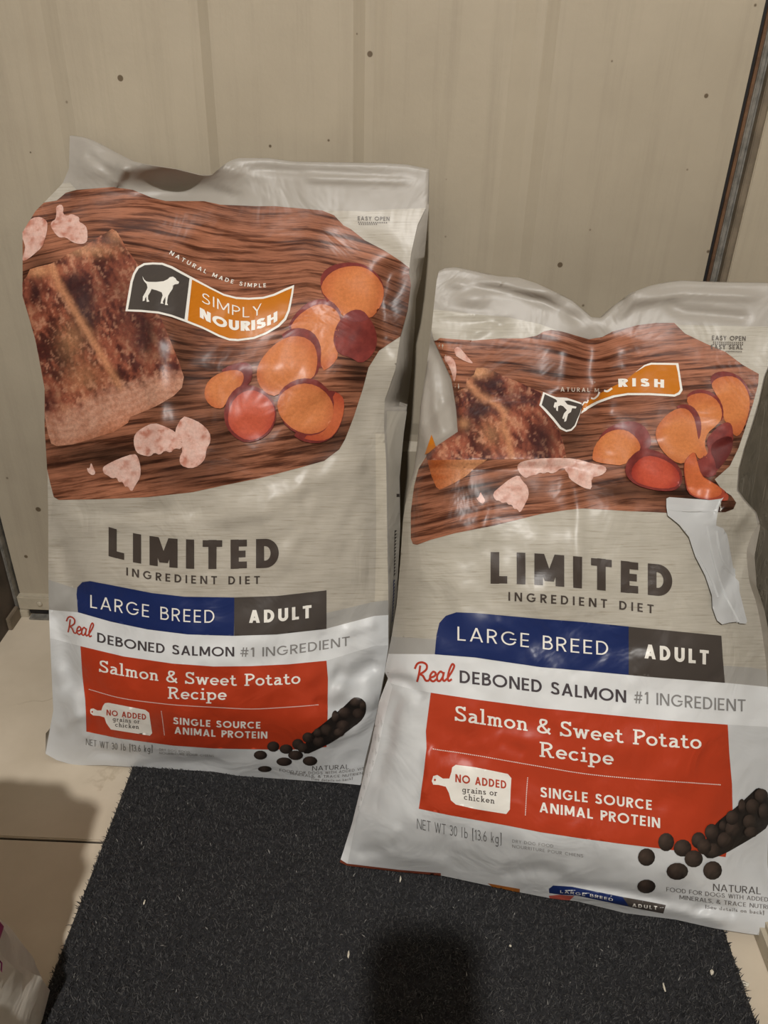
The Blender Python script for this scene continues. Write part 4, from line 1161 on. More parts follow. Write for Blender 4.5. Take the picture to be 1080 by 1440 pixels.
# ------------------------------------------------------------------ right bag
def right_bag():
    bottom = [(478, 1212), (488, 1217), (564, 1226), (620, 1231), (667, 1241), (727, 1254), (774, 1263), (810, 1267), (879, 1284), (950, 1293), (1003, 1305), (1045, 1312), (1083, 1317)]
    left = [(478, 1212), (495, 1159), (507, 1110), (523, 1043), (533, 987), (546, 954), (541, 945), (545, 924), (551, 894), (558, 849), (563, 790), (567, 730), (573, 690), (582, 660), (587, 622), (591, 572), (597, 535), (602, 500), (606, 472), (611, 422), (614, 395), (617, 382)]
    top = [(617, 382), (625, 378), (640, 377), (660, 381), (700, 390), (730, 392), (755, 400), (785, 414), (805, 424), (820, 437), (834, 449), (847, 450), (857, 440), (867, 430), (888, 414), (914, 404), (940, 398), (961, 396), (1007, 398), (1080, 399), (1104, 401)]
    right = [(1083, 1317), (1088, 1200), (1092, 1100), (1090, 1000), (1085, 940), (1079, 893), (1072, 858), (1061, 824), (1058, 782), (1066, 740), (1062, 722), (1045, 703), (1036, 690), (1038, 660), (1046, 630), (1056, 600), (1066, 566), (1074, 530), (1084, 505), (1094, 460), (1104, 401)]
    rc, lc = curve(right), curve(left)
    gut_r = lambda v: (rc(v)[0] + 3, rc(v)[1])
    gut_l = lambda v: (lc(v)[0] + 10, lc(v)[1])
    p0 = on_z([(478, 1213)], 0.0108)[0]; p1 = on_z([(1055, 1312)], 0.0108)[0]
    tp = on_y([(640, 378)], 0.855)[0]
    film_edge = [(608, 470), (611, 480), (622, 505), (634, 532), (638, 550), (642, 580), (644, 607), (614, 628), (600, 640), (590, 652)]
    fold = [(590, 652), (614, 646), (690, 646), (760, 645), (800, 645), (830, 651), (850, 655)]

    def bulge(u, v):
        pv = np.where(v < 0.13, 1 - (1 - v / 0.13) ** 2, 1.0) * sst(0.94, 0.55, v)
        pu = np.where(u < 0.3, 1 - (np.abs(0.3 - u) / 0.3) ** 6, 1 - 0.8 * (np.abs(u - 0.3) / 0.7) ** 2.2)
        return 0.055 * pv * pu - 0.05 * (np.maximum(u - 0.74, 0) / 0.26) ** 2 * sst(0.0, .12, v) * sst(.72, .55, v) + 0.008 * sst(0.0, .1, v) * sst(0.95, .7, v)

    def film_step(px, u, v):
        d, par, sd = seg_dist(px, film_edge)
        m = sst(465, 490, px[:, 1]) * sst(662, 640, px[:, 1])
        return -0.013 * sst(-9, 9, d * sd) * m

    def fold_step(px, u, v):
        d, par, sd = seg_dist(px, fold)
        up = np.where(sd < 0, np.exp(-(d / 42) ** 2), sst(14, 0, d))
        return 0.007 * up * sst(0.0, .08, par) * sst(1, .8, par)
    feats = [
        film_step, fold_step,
        ridge([(838, 452), (830, 500), (822, 560), (812, 600), (800, 640)], -0.010, 26, .2), ridge([(800, 480), (795, 560)], 0.006, 22), ridge([(870, 470), (860, 540), (850, 600)], 0.006, 24),
        ridge([(812, 582), (828, 575), (840, 540), (880, 520)], -0.005, 8),
        lump(840, 445, 34, 22, -0.004), ridge([(640, 395), (720, 410), (790, 432), (826, 462)], -0.0035, 6), ridge([(625, 400), (700, 398), (770, 416), (815, 448)], 0.004, 6), ridge([(860, 455), (890, 425), (960, 412), (1080, 418)], 0.0035, 6),
        lump(880, 412, 45, 12, .008), lump(770, 405, 50, 12, .008), lump(665, 420, 22, 12, .004), lump(695, 455, 24, 10, -.004), ridge([(930, 425), (960, 438), (1060, 448)], -.004, 7),
        ridge([(660, 470), (700, 455)], .004, 6), ridge([(612, 440), (720, 448)], 0.002, 5),
        ridge([(605, 640), (592, 590), (600, 520)], 0.004, 6), ridge([(625, 615), (612, 570), (606, 500)], 0.005, 7), ridge([(630, 560), (598, 600)], -0.003, 6),
        ridge([(930, 600), (950, 640), (1010, 690)], 0.004, 24), ridge([(880, 650), (940, 670), (1000, 700)], -0.006, 24), ridge([(1000, 560), (1030, 620)], 0.004, 22),
        ridge([(1062, 730), (1030, 800), (1000, 860)], -0.006, 12), ridge([(1010, 710), (1050, 735)], 0.008, 16),
        ridge([(800, 650), (812, 720), (815, 830)], 0.003, 9), ridge([(690, 705), (670, 770)], 0.002, 7),
        ridge([(690, 870), (740, 900), (760, 940)], 0.0022, 8), ridge([(760, 880), (790, 930), (810, 960)], -0.002, 8),
        ridge([(546, 950), (570, 960), (600, 985)], -0.007, 8), ridge([(540, 990), (525, 1060), (505, 1130), (490, 1190)], 0.006, 7), ridge([(560, 970), (548, 1040), (530, 1110)], -0.005, 9),
        ridge([(640, 1040), (665, 1050), (690, 1045)], 0.0022, 9), ridge([(700, 1040), (740, 1060)], -0.0022, 9), ridge([(600, 1045), (604, 1090), (592, 1125)], 0.004, 7),
        ridge([(520, 1180), (570, 1205), (640, 1215)], 0.004, 9), ridge([(500, 1200), (560, 1190)], -0.004, 8), ridge([(700, 1228), (760, 1222), (800, 1232)], -0.006, 9), ridge([(560, 1160), (540, 1205)], 0.003, 8),
        ridge([(770, 1248), (870, 1266), (960, 1282), (1040, 1300)], 0.006, 7), ridge([(760, 1240), (870, 1252), (950, 1272)], -0.005, 7), ridge([(970, 1285), (1000, 1272), (1040, 1285)], -.006, 8),
        waves(95, 70, 0.006, 5, lambda px, u, v: sst(0.98, .8, v)), waves(34, 52, 0.002, 18, lambda px, u, v: sst(.95, .6, v), -0.5), waves(26, 26, 0.0014, 31, lambda px, u, v: sst(.65, .4, v)),
        waves(42, 60, 0.007, 41, lambda px, u, v: sst(.3, .05, v) * (sst(.2, .04, u) + .6 * sst(.8, .97, u)), 0.3),
    ]
    depth = lambda v: float(np.interp(v, [0, .05, .5, .85, .93, 1], [0.10, 0.125, 0.125, 0.06, 0.006, 0.004]))
    B = Bag('pet_food_bag', 'slumped creased sack of dry dog food with white tape, standing by the side wall', p0, p1, tp, (bottom, right, top, left), gut_r, gut_l, bulge, feats, depth, nu=130)
    P = B.patch
    c5 = SEE(4, (560, 360)); c6 = SEE(3.857, (800, 360)); cr = SEE(3.6, (570, 540)); cl = SEE(4.909, (750, 500)); ck = SEE(5.143, (870, 1090))
    c6b = SEE(3.375, (760, 1080)); c5b = SEE(3.375, (460, 1100)); ct = SEE(3.6, (940, 560))
    seal = [(600, 435), (610, 435), (660, 441), (715, 446), (760, 456), (785, 465), (810, 472), (828, 477), (847, 474), (862, 466), (898, 457), (924, 454), (948, 454), (955, 457), (1007, 458), (1120, 460)]
    gtop = [(530, 893), (555.5, 895.5), (614, 899), (900, 920), (1018, 936), (1058.5, 939), (1080, 943), (1120, 948)]
    gbot = [(530, 918), (546.6, 919.5), (611.6, 920), (669, 924.5), (760, 938), (820, 943), (884, 949), (939, 953.7), (1019, 960), (1080, 966), (1120, 970)]
    wbot = [(530, 954), (555.5, 963), (579, 969), (606, 974), (669, 983.6), (760, 995.5), (849.6, 1004.5), (939, 1013), (1023, 1019), (1080, 1022), (1120, 1024)]
    P('printed_wood_background', [(540, 800)] + [(588, 655), (600, 641), (614, 628.5), (644.5, 608), (642.5, 580), (638, 550), (635, 532.5), (622.5, 505), (610, 478)] + seal + gtop[::-1], A(178, 173, 162), 0, 'cream', 4.5, True, label='pale whitewashed wood print')
    P('printed_grey_band', gtop + gbot[::-1], A(164, 162, 157), 0, 'flat', 4, True)
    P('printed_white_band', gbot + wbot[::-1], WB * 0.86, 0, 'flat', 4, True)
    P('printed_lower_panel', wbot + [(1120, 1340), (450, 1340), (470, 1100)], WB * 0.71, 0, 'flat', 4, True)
    bd = [(611, 479.5), (619, 475.5), (625, 476), (665, 479), (705, 476), (735, 476), (755, 472), (765, 466), (775, 464), (785, 465), (797, 468), (810, 472), (828, 477), (847, 474), (862, 466), (898, 457), (924, 454), (948, 454), (956, 462), (963, 469), (992, 483), (1020, 495), (1044, 513), (1067, 526), (1066, 541), (1059, 567), (1049, 598.5), (1038.5, 630), (1026, 655.5), (1005, 674), (1015, 689), (1028, 697), (1035, 707), (1031, 716), (1020, 720), (979, 722), (936, 721), (879, 718.5), (820, 715), (799, 717), (760, 723), (695, 739), (639, 750), (606, 759), (587, 766), (581, 765), (578, 757), (578, 720), (582.5, 684), (589, 659), (600, 641), (614, 628.5), (644.5, 608), (642.5, 580), (638, 550), (635, 532.5), (622.5, 505)]

    def flow(p):
        x, y = p[:, 0], p[:, 1]
        w = sst(560, 660, y)
        up = 16 * np.exp(-((x - 835) / 40) ** 2) * sst(560, 480, y) + 0.12 * np.abs(x - 835) * -0.6 + 6 * (fbm(x / 60, y / 50, 8, 2) - .5)
        lo = 0.22 * (x - 700) * sst(900, 600, x) + 26 * sst(760, 900, x)
        return np.stack([x, y - (1 - w) * up + w * lo], 1)
    sh = [(800, 610, 26, 40, .6), (690, 690, 80, 16, .75), (1000, 690, 60, 24, .9), (1040, 620, 20, 40, .6), (930, 690, 70, 18, .7), (860, 690, 40, 14, .7), (700, 505, 60, 20, .15), (640, 560, 20, 20, .6), (780, 520, 30, 12, .5), (1000, 720, 60, 12, .8)]
    P('printed_chopping_board', bd, board_col(sh, 5), 1, 'board', 4.5, True, uvf=flow, label='brown wooden chopping board print')
    fish = c5([(440, 630), (480, 628), (530, 645), (600, 680), (700, 720), (800, 770), (840, 850), (905, 985), (930, 1060), (945, 1135), (900, 1139), (600, 1143), (330, 1146), (165, 1148), (160, 1120), (215, 1072), (337, 990), (330, 880), (320, 780), (335, 760), (380, 740), (385, 690), (425, 670)])
    fo = P('printed_salmon_fillet', fish, fish_col(c5([(400, 720), (450, 780), (540, 830), (600, 880), (590, 960), (620, 1040), (640, 1140)]), None,
      [(673, 577, 16, 12, 1.4), (655, 600, 14, 14, .9), (690, 540, 20, 14, .8), (720, 560, 30, 16, .5), (765, 620, 20, 30, .8), (640, 575, 8, 20, .7), (600, 640, 10, 14, .5)], (0.5, 1.0), 12,
      [(672, 523, 18, 8, .9), (690, 610, 14, 18, .4), (652, 596, 8, 8, .6), (640, 545, 20, 6, .4)]), 2, 'fish', 2.0, True, label='creased seared salmon fillet print')
    low = c5([(165, 1147), (500, 1145), (440, 1185), (380, 1240), (320, 1275), (270, 1300), (235, 1315), (215, 1300), (190, 1240)])
    P('printed_fillet_end', low, lambda p: mixc(A(166, 88, 46), A(196, 140, 100), np.clip(sst(610, 660, p[:, 0]) * .8 + .5 * (fbm(p[:, 0] / 22, p[:, 1] / 4, 3, 3) - .4), 0, 1)), 2, 'fish', 3, True, parent=fo)
    for k, q in enumerate([c5([(252, 565), (290, 562), (318, 590), (328, 640), (325, 690), (315, 712), (300, 640)]), c5([(315, 520), (340, 510), (370, 545), (400, 580), (425, 608), (390, 600), (350, 580), (320, 560)]),
              cr([(565, 410), (590, 390), (650, 380), (740, 375), (860, 378), (950, 405), (1010, 415), (1020, 440), (990, 465), (940, 475), (945, 535), (910, 530), (870, 510), (830, 480), (825, 455), (810, 440), (805, 425), (780, 430), (765, 445), (740, 455), (720, 445), (700, 455), (680, 448), (660, 462), (630, 465), (610, 478), (590, 465), (570, 440)]),
              cr([(440, 555), (480, 520), (530, 480), (575, 460), (590, 490), (620, 520), (625, 570), (600, 620), (580, 655), (565, 632), (550, 635), (540, 612), (520, 612), (512, 598), (490, 605), (478, 592), (455, 590)]),
              cr([(380, 545), (390, 565), (405, 590), (395, 608), (375, 600), (358, 578), (372, 575)])]):
        P('printed_salmon_flake', q, salmon_bits(60 + k * 7, 0.7 if k > 1 else 0), 3, 'veg', 2.2, True, smooth=1)
    O1 = ((196, 122, 72), (182, 102, 60))
    pot = [
        ([(765, 690), (770, 650), (800, 630), (850, 625), (900, 640), (940, 665), (975, 720), (985, 800), (970, 880), (930, 970), (900, 980)],
         [(770, 700), (790, 670), (840, 652), (900, 655), (945, 690), (975, 750), (983, 810), (960, 900), (930, 965), (900, 980), (870, 930), (835, 880), (830, 800), (790, 740)], O1),
        ([(632, 770), (660, 735), (710, 722), (770, 735), (815, 775), (838, 830), (835, 890), (800, 900)],
         [(632, 775), (670, 750), (730, 742), (790, 770), (825, 820), (830, 880), (800, 920), (750, 960), (735, 1010), (740, 1050), (762, 1090), (745, 1110), (720, 1060), (700, 1000), (690, 880), (660, 830)], O1),
        ([(690, 1110), (735, 1090), (760, 1060), (740, 1000), (800, 930), (850, 900), (880, 910), (890, 960), (885, 1050), (850, 1110), (800, 1165), (795, 1190), (740, 1205), (700, 1160)],
         [(780, 1010), (850, 975), (888, 985), (885, 1050), (850, 1110), (800, 1170), (790, 1110), (765, 1060)], ((92, 34, 32), (78, 28, 28))),
        ([(570, 820), (620, 802), (670, 815), (705, 860), (720, 920), (710, 990), (690, 1000)],
         [(468, 960), (480, 920), (530, 860), (590, 825), (640, 830), (675, 870), (690, 930), (700, 1000), (730, 1060), (730, 1090), (700, 1105), (680, 1060), (640, 1090), (620, 1130), (560, 1110), (500, 1050), (475, 1000)], O1),
        ([(150, 1010), (200, 940), (270, 905), (340, 895), (400, 915), (440, 970), (447, 1020), (430, 1050), (390, 1050)],
         [(125, 1090), (140, 1030), (190, 970), (250, 943), (310, 945), (360, 980), (388, 1030), (380, 1060), (330, 1090), (300, 1140), (200, 1130), (130, 1115)], O1),
        ([(300, 1150), (330, 1090), (380, 1050), (430, 1045), (500, 1065), (570, 1110), (610, 1160), (615, 1220), (590, 1265), (540, 1280), (450, 1272), (360, 1245), (310, 1200)],
         [(330, 1170), (360, 1115), (420, 1080), (500, 1095), (570, 1135), (605, 1190), (590, 1250), (520, 1268), (430, 1255), (350, 1225)], ((184, 80, 58), (152, 56, 46))),
        ([(620, 1130), (640, 1090), (680, 1060), (692, 1110), (717, 1188), (762, 1218), (812, 1248), (862, 1295), (860, 1325), (840, 1335), (760, 1324), (690, 1316), (641, 1287), (628, 1220)],
         [(622, 1132), (642, 1092), (680, 1062), (690, 1110), (715, 1190), (760, 1220), (810, 1250), (828, 1275), (815, 1303), (760, 1316), (690, 1308), (648, 1282), (634, 1220)], ((194, 104, 62), (180, 90, 54)))]
    for k, (sk, fs_, cc) in enumerate(pot):
        o = P('printed_potato_slice', c6(sk), skin if k != 6 else A(150, 66, 48), 2 + k * .7, 'veg', 3, True, smooth=1)
        P('printed_flesh', c6(fs_), flesh(c6(fs_), cc[0], cc[1], k + 20), 2.6 + k * .7, 'veg', 3, True, smooth=1, parent=o)
    # folded logo
    lg = P('printed_logo_badge', cl([(68, 253), (155, 288), (230, 292), (332, 328), (325, 395), (292, 490), (262, 521), (225, 529), (180, 508), (128, 443), (80, 388), (40, 345)]), C_LETTER, 3, 'flat', 4, True, label='white edged dark logo badge print folded in a crease')
    P('printed_dark_field', cl([(78, 268), (150, 303), (165, 318), (240, 312), (332, 338), (322, 395), (283, 484), (256, 509), (225, 516), (190, 496), (140, 432), (90, 375), (56, 343)]), C_DARK, 4, 'flat', 4, True, parent=lg)
    P('printed_dog_figure', cl([(160, 300), (205, 308), (232, 340), (296, 356), (290, 368), (264, 366), (256, 392), (236, 406), (222, 456), (209, 460), (213, 424), (205, 442), (196, 436), (208, 402), (228, 380), (202, 352), (185, 346), (168, 352), (166, 388), (154, 380), (155, 352), (148, 367), (137, 357), (145, 326), (160, 325)]), C_LETTER, 5, 'flat', 3, True, parent=lg)
    og = P('printed_orange_field', cl([(328, 405), (345, 335), (470, 260), (640, 170), (700, 120), (765, 68), (812, 51), (1000, 54), (1010, 120), (1029, 240), (1010, 270), (975, 285), (900, 281), (800, 275), (650, 275), (560, 290), (450, 331), (380, 371)]), C_LETTER, 3, 'flat', 4, True, parent=lg)
    P('printed_orange_field', cl([(330, 388), (345, 335), (470, 260), (640, 170), (700, 120), (772, 76), (815, 65), (984, 67), (996, 120), (1012, 235), (1000, 255), (972, 270), (900, 266), (800, 260), (650, 260), (550, 277), (440, 317), (370, 355)]), C_ORANGE, 4, 'flat', 4, True, parent=lg)
    B.text('lettering', 'RISH', 869.5, 933.5, cl([(585, 222), (690, 216), (780, 217), (900, 226)]), 11.5, .25, C_LETTER, 5, .34, parent=lg)
    B.line('lettering', cl([(402, 296), (425, 300), (450, 280), (462, 255)]), 2.4, C_LETTER, 5, parent=lg)
    B.line('lettering', cl([(492, 246), (515, 250), (545, 230)]), 2.6, C_LETTER, 5, parent=lg)
    B.line('lettering', cl([(335, 345), (350, 325), (372, 325), (378, 308)]), 2.0, C_LETTER, 5, parent=lg)
    B.text('lettering', 'ATURAL M', 788, 843, cl([(190, 247), (300, 250), (395, 253), (460, 256)]), 5.6, .16, A(200, 186, 172), 3, .36)
    # text blocks
    B.text('lettering', 'LIMITED', 690, 946, [(690, 820.5), (739, 822), (799, 825.5), (846, 829.5), (886, 834.5), (946, 839.5)], 44.3, .25, C_CHAR, 2, .26)
    B.text('lettering', 'INGREDIENT DIET', 715, 919, [(715, 844.5), (787, 849.3), (860, 855.7), (918, 862.7)], 12.2, .17, C_CHAR, 2, .42)
    bl = P('printed_blue_banner', [(611.6, 920), (614, 893), (618, 876), (627, 866), (642, 861), (669, 862), (714, 866), (760, 870), (820, 874.5), (884.5, 881), (884.5, 949), (820, 943), (760, 938), (669, 924.5)], C_BLUE, 1.5, 'flat', 5)
    B.text('lettering', 'LARGE BREED', 643.5, 855.5, [(644, 900.5), (690, 904.3), (735, 909.5), (752, 911.5), (800, 916.8), (855, 921.3)], 19.5, .105, C_LETTER, 2.5, .22, parent=bl)
    gb = P('printed_grey_banner', [(884, 881), (939, 886.6), (1014, 894), (1016, 925), (1019, 960), (939, 953.7), (884, 949)], C_DARK, 1.6, 'flat', 5)
    B.text('lettering', 'ADULT', 906, 996, [(906, 925.5), (950, 930), (996, 934.5)], 20, .23, C_LETTER, 2.5, .26, parent=gb)
    B.text('lettering', 'DEBONED SALMON', 646.5, 880.5, [(646.6, 960), (700, 966), (762, 974), (820, 981.5), (880, 988)], 17.6, .16, A(74, 68, 72), 2, .13)
    B.text('lettering', '#1 INGREDIENT', 891.5, 1048, [(892, 988.7), (922, 991), (985, 996.5), (1048, 1000.5)], 17, .13, A(136, 135, 134), 2, .14)
    rd = P('printed_red_panel', [(606, 974), (669, 983.6), (760, 995.5), (849.6, 1004.5), (939, 1013), (1023, 1019), (1025, 1058), (1029, 1103), (1030, 1150), (1020, 1205), (926, 1192.6), (878.5, 1187), (819, 1179), (760, 1170), (715, 1161), (632, 1146), (589, 1137), (591, 1124), (596, 1088), (600, 1052), (599, 1028), (602.7, 998.5)], C_RED, 1.5, 'flat', 5)
    B.text('lettering', 'Salmon & Sweet Potato', 640, 986, [(641, 1013), (690, 1020.5), (746, 1028.5), (778, 1033), (830, 1040), (879, 1045), (892, 1046.5), (985, 1053)], 21, .125, C_LETTER, 2.5, .07, True, parent=rd)
    B.text('lettering', 'Recipe', 758.5, 863, [(759.5, 1063.7), (810, 1069.7), (862, 1075.6)], 21, .125, C_LETTER, 2.5, .07, True, parent=rd)
    B.line('dotted_rule', [(608, 1053), (669, 1062), (760, 1077.6), (849.6, 1091), (1015, 1103.6)], 1.3, C_LETTER, 2.5, 2.8, parent=rd)
    ic = P('printed_board_icon', [(607, 1098), (609, 1091), (615, 1089.5), (623, 1094.6), (632, 1094.6), (635, 1085), (636, 1079), (641, 1075.5), (669, 1079), (714, 1088), (719, 1094), (718, 1110), (717, 1138), (712, 1144.4), (667, 1137), (641, 1131), (634, 1125), (631.5, 1115), (627, 1106), (617, 1103.5), (609, 1103)], C_LETTER, 2.5, 'flat', 4)
    B.text('lettering', 'NO ADDED', 640.5, 712, [(640.6, 1099.3), (712, 1109)], 11.2, .19, A(176, 66, 44), 3.5, .14, parent=ic)
    B.text('lettering', 'grains or', 650, 699.5, [(650, 1113.6), (699, 1119)], 8.4, .13, A(76, 66, 60), 3.5, .1, True, parent=ic)
    B.text('lettering', 'chicken', 652.5, 695.5, [(652.6, 1124), (695, 1129.8)], 8.4, .13, A(76, 66, 60), 3.5, .1, True, parent=ic)
    P('printed_hole', oval(611.5, 1096.3, 1.7, 1.7, 8), C_RED, 3.5, 'flat', 2, parent=ic)
    B.line('dotted_rule', [(742, 1092.5), (740, 1120), (738.5, 1149)], 1.2, C_LETTER, 2.5, 2.6, parent=rd)
    B.text('lettering', 'SINGLE SOURCE', 760, 916.5, [(760, 1120.5), (840, 1130), (916, 1139)], 14.2, .18, C_LETTER, 2.5, .16, parent=rd)
    B.text('lettering', 'ANIMAL PROTEIN', 758.5, 928, [(758.6, 1141.7), (840, 1152.5), (928, 1164.3)], 14.2, .18, C_LETTER, 2.5, .16, parent=rd)
    B.text('lettering', 'NET WT 30 lb (13.6 kg)', 586.5, 706, [(587, 1165), (640, 1175.5), (706, 1186.5)], 14.3, .09, A(96, 94, 92), 2, .14)
    B.text('lettering', 'DRY DOG FOOD', 720.5, 778, [(720.7, 1184.3), (778, 1191.5)], 4.4, .12, A(140, 138, 136), 2, .2)
    B.text('lettering', 'NOURRITURE POUR CHIENS', 720.5, 820, [(720.7, 1191.5), (820, 1205.3)], 4.4, .12, A(140, 138, 136), 2, .2)
    real_script(B, lambda s, t: (460 + (410 + 190 * s) / 3.35, 700 + (775 + 95 * t) / 3.35), 2.9)
    kibbles(B, ck([(1000, 88), (1040, 100), (1080, 150), (1095, 260), (1080, 370), (1000, 430), (900, 490), (760, 570), (650, 610), (600, 560), (640, 430), (700, 345), (780, 280), (860, 220), (960, 125)]),
            [ck([(x, y)])[0] + (rx / 5.143, ry / 5.143) for x, y, rx, ry in [(342, 482, 58, 66), (200, 590, 62, 64), (423, 692, 78, 62), (200, 800, 66, 50), (460, 525, 64, 62), (575, 470, 52, 60), (540, 602, 66, 62), (676, 686, 68, 68), (680, 540, 50, 50), (615, 515, 52, 56), (668, 412, 50, 62), (760, 470, 52, 60), (820, 385, 56, 60), (815, 305, 46, 54), (745, 365, 26, 36), (885, 225, 26, 56), (960, 225, 48, 56), (940, 335, 48, 52), (1025, 145, 50, 50), (1040, 260, 36, 60), (950, 410, 50, 40)]])
    B.text('lettering', 'NATURAL', 1002.5, 1069.5, [(1002.6, 1252.3), (1069.5, 1257.6)], 10, .11, A(88, 84, 82), 2, .12)
    B.text('lettering', 'FOOD FOR DOGS WITH ADDED', 937, 1080, [(937, 1252.8), (1000, 1260), (1080, 1268)], 6.0, .12, A(110, 106, 104), 2, .14)
    B.text('lettering', 'MINERALS, & TRACE NUTRI', 955.5, 1080, [(955.5, 1263.8), (1010, 1270.6), (1080, 1278.5)], 6.0, .12, A(110, 106, 104), 2, .14)
    B.text('lettering', '(See details on back)', 991.5, 1074.5, [(991.5, 1277.3), (1074, 1286)], 5.0, .13, A(120, 116, 112), 2, .12)
    fb = P('printed_blue_banner', c6b([(40, 572), (60, 556), (150, 562), (280, 590), (390, 612), (422, 657), (250, 620), (170, 603), (100, 600), (42, 592)]), C_BLUE, 1.5, 'flat', 4, True, label='blue banner strip print on the base edge')
    B.text('lettering', 'LARGE BREED', 788, 862, c6b([(95, 590), (220, 606), (345, 630)]), 3.6, .12, C_LETTER, 2.5, .22, parent=fb)
    fg = P('printed_grey_banner', c6b([(390, 612), (595, 650), (583, 689), (450, 664), (422, 657)]), C_DARK, 1.5, 'flat', 4, True)
    B.text('lettering', 'ADULT', 889, 924, c6b([(435, 655), (555, 671)]), 4.4, .2, C_LETTER, 2.5, .3, parent=fg)
    P('printed_red_panel', c6b([(40, 605), (90, 600), (160, 606), (140, 626), (45, 620)]), A(186, 90, 78), 1.5, 'flat', 3, True)
    P('printed_orange_field', c5b([(762, 478), (915, 505), (914, 522), (800, 508)]), A(160, 96, 40), 1.5, 'flat', 3, True)
    P('printed_brown_edge', c5b([(58, 362), (95, 385), (350, 415), (540, 430), (540, 442), (350, 428), (95, 398), (60, 378)]), A(120, 60, 42), 1.5, 'flat', 3, True)
    B.text('lettering', 'EASY OPEN', 1001, 1048.5, [(1001, 478.3), (1048, 479.2)], 6.4, .17, A(82, 74, 66), 2, .16)
    for k in range(2): B.line('dotted_rule', [(1002, 481.2 + 2.7 * k), (1047, 482 + 2.7 * k)], 1.7, A(90, 82, 74), 2, 2.9)
    B.text('lettering', 'EASY SEAL', 999.5, 1044.5, [(999.6, 491), (1044, 491.4)], 6.2, .17, A(82, 74, 66), 2, .16)
    B.line('dotted_rule', [(1020, 494.2), (1044, 494.6)], 1.6, A(96, 88, 80), 2, 1.8)
    P('printed_orange_field', c5([(188, 1005), (150, 1118), (190, 1100), (213, 1075)]), C_ORANGE, 1, 'flat', 3, True)
    P('printed_seam_strip', [(546, 955), (552, 966), (541, 1010), (531, 1060), (516, 1110), (502, 1150), (489, 1214), (465, 1215), (490, 1150), (510, 1060), (528, 985)], WB * 0.9, 0.5, 'flat', 4, True)
    # white tape stuck across the shoulder
    tp_ = np.array(ct([(-15, 512), (0, 505), (100, 512), (200, 518), (275, 507), (262, 560), (238, 610), (235, 642), (270, 655), (290, 690), (320, 860), (330, 862), (332, 910), (350, 930), (352, 980), (390, 1130), (385, 1143), (350, 1140), (345, 1132), (300, 1136), (265, 1145), (240, 1125), (215, 1060), (212, 1000), (180, 900), (130, 800), (100, 700), (50, 640), (-8, 595), (-15, 550)]))
    t = P('tape_strip', tp_, A(206, 204, 198), 9, 'flat', 3.5, label='crumpled white tape strip')
    t.data.materials.clear(); t.data.materials.append(MT['tape'])
    for ln in ([(185, 645), (215, 800), (262, 960), (345, 1135)], [(232, 670), (255, 800), (300, 880)], [(262, 850), (330, 905)], [(140, 790), (200, 900), (240, 1010)], [(0, 570), (110, 575), (250, 570)]):
        me_pts = cat(ct(ln), 6); d = rays(me_pts)
        base_p = B.lay(me_pts, 9)
        qs = []; fs = []
        for k in range(len(me_pts)):
            tn = base_p[min(k + 1, len(base_p) - 1)] - base_p[max(k - 1, 0)]; tn /= np.linalg.norm(tn)
            sd = np.cross(tn, -d[k]); sd /= np.linalg.norm(sd)
            w = 0.0016; hgt = 0.0011 * math.sin(math.pi * min(1, (k + 0.3) / (len(me_pts))))
            qs += [base_p[k] - sd * w - d[k] * -0.0003, base_p[k] - d[k] * hgt, base_p[k] + sd * w - d[k] * -0.0003]
            if k: a = 3 * (k - 1); fs += [(a, a + 1, a + 4, a + 3), (a + 1, a + 2, a + 5, a + 4)]
        mesh('tape_crease', np.array(qs) - B.base, fs, MT['tape'], t, 60)
    return B


LB = left_bag()
RB = right_bag()


# ------------------------------------------------------------------ carrier bag at the lower left
CARR = []


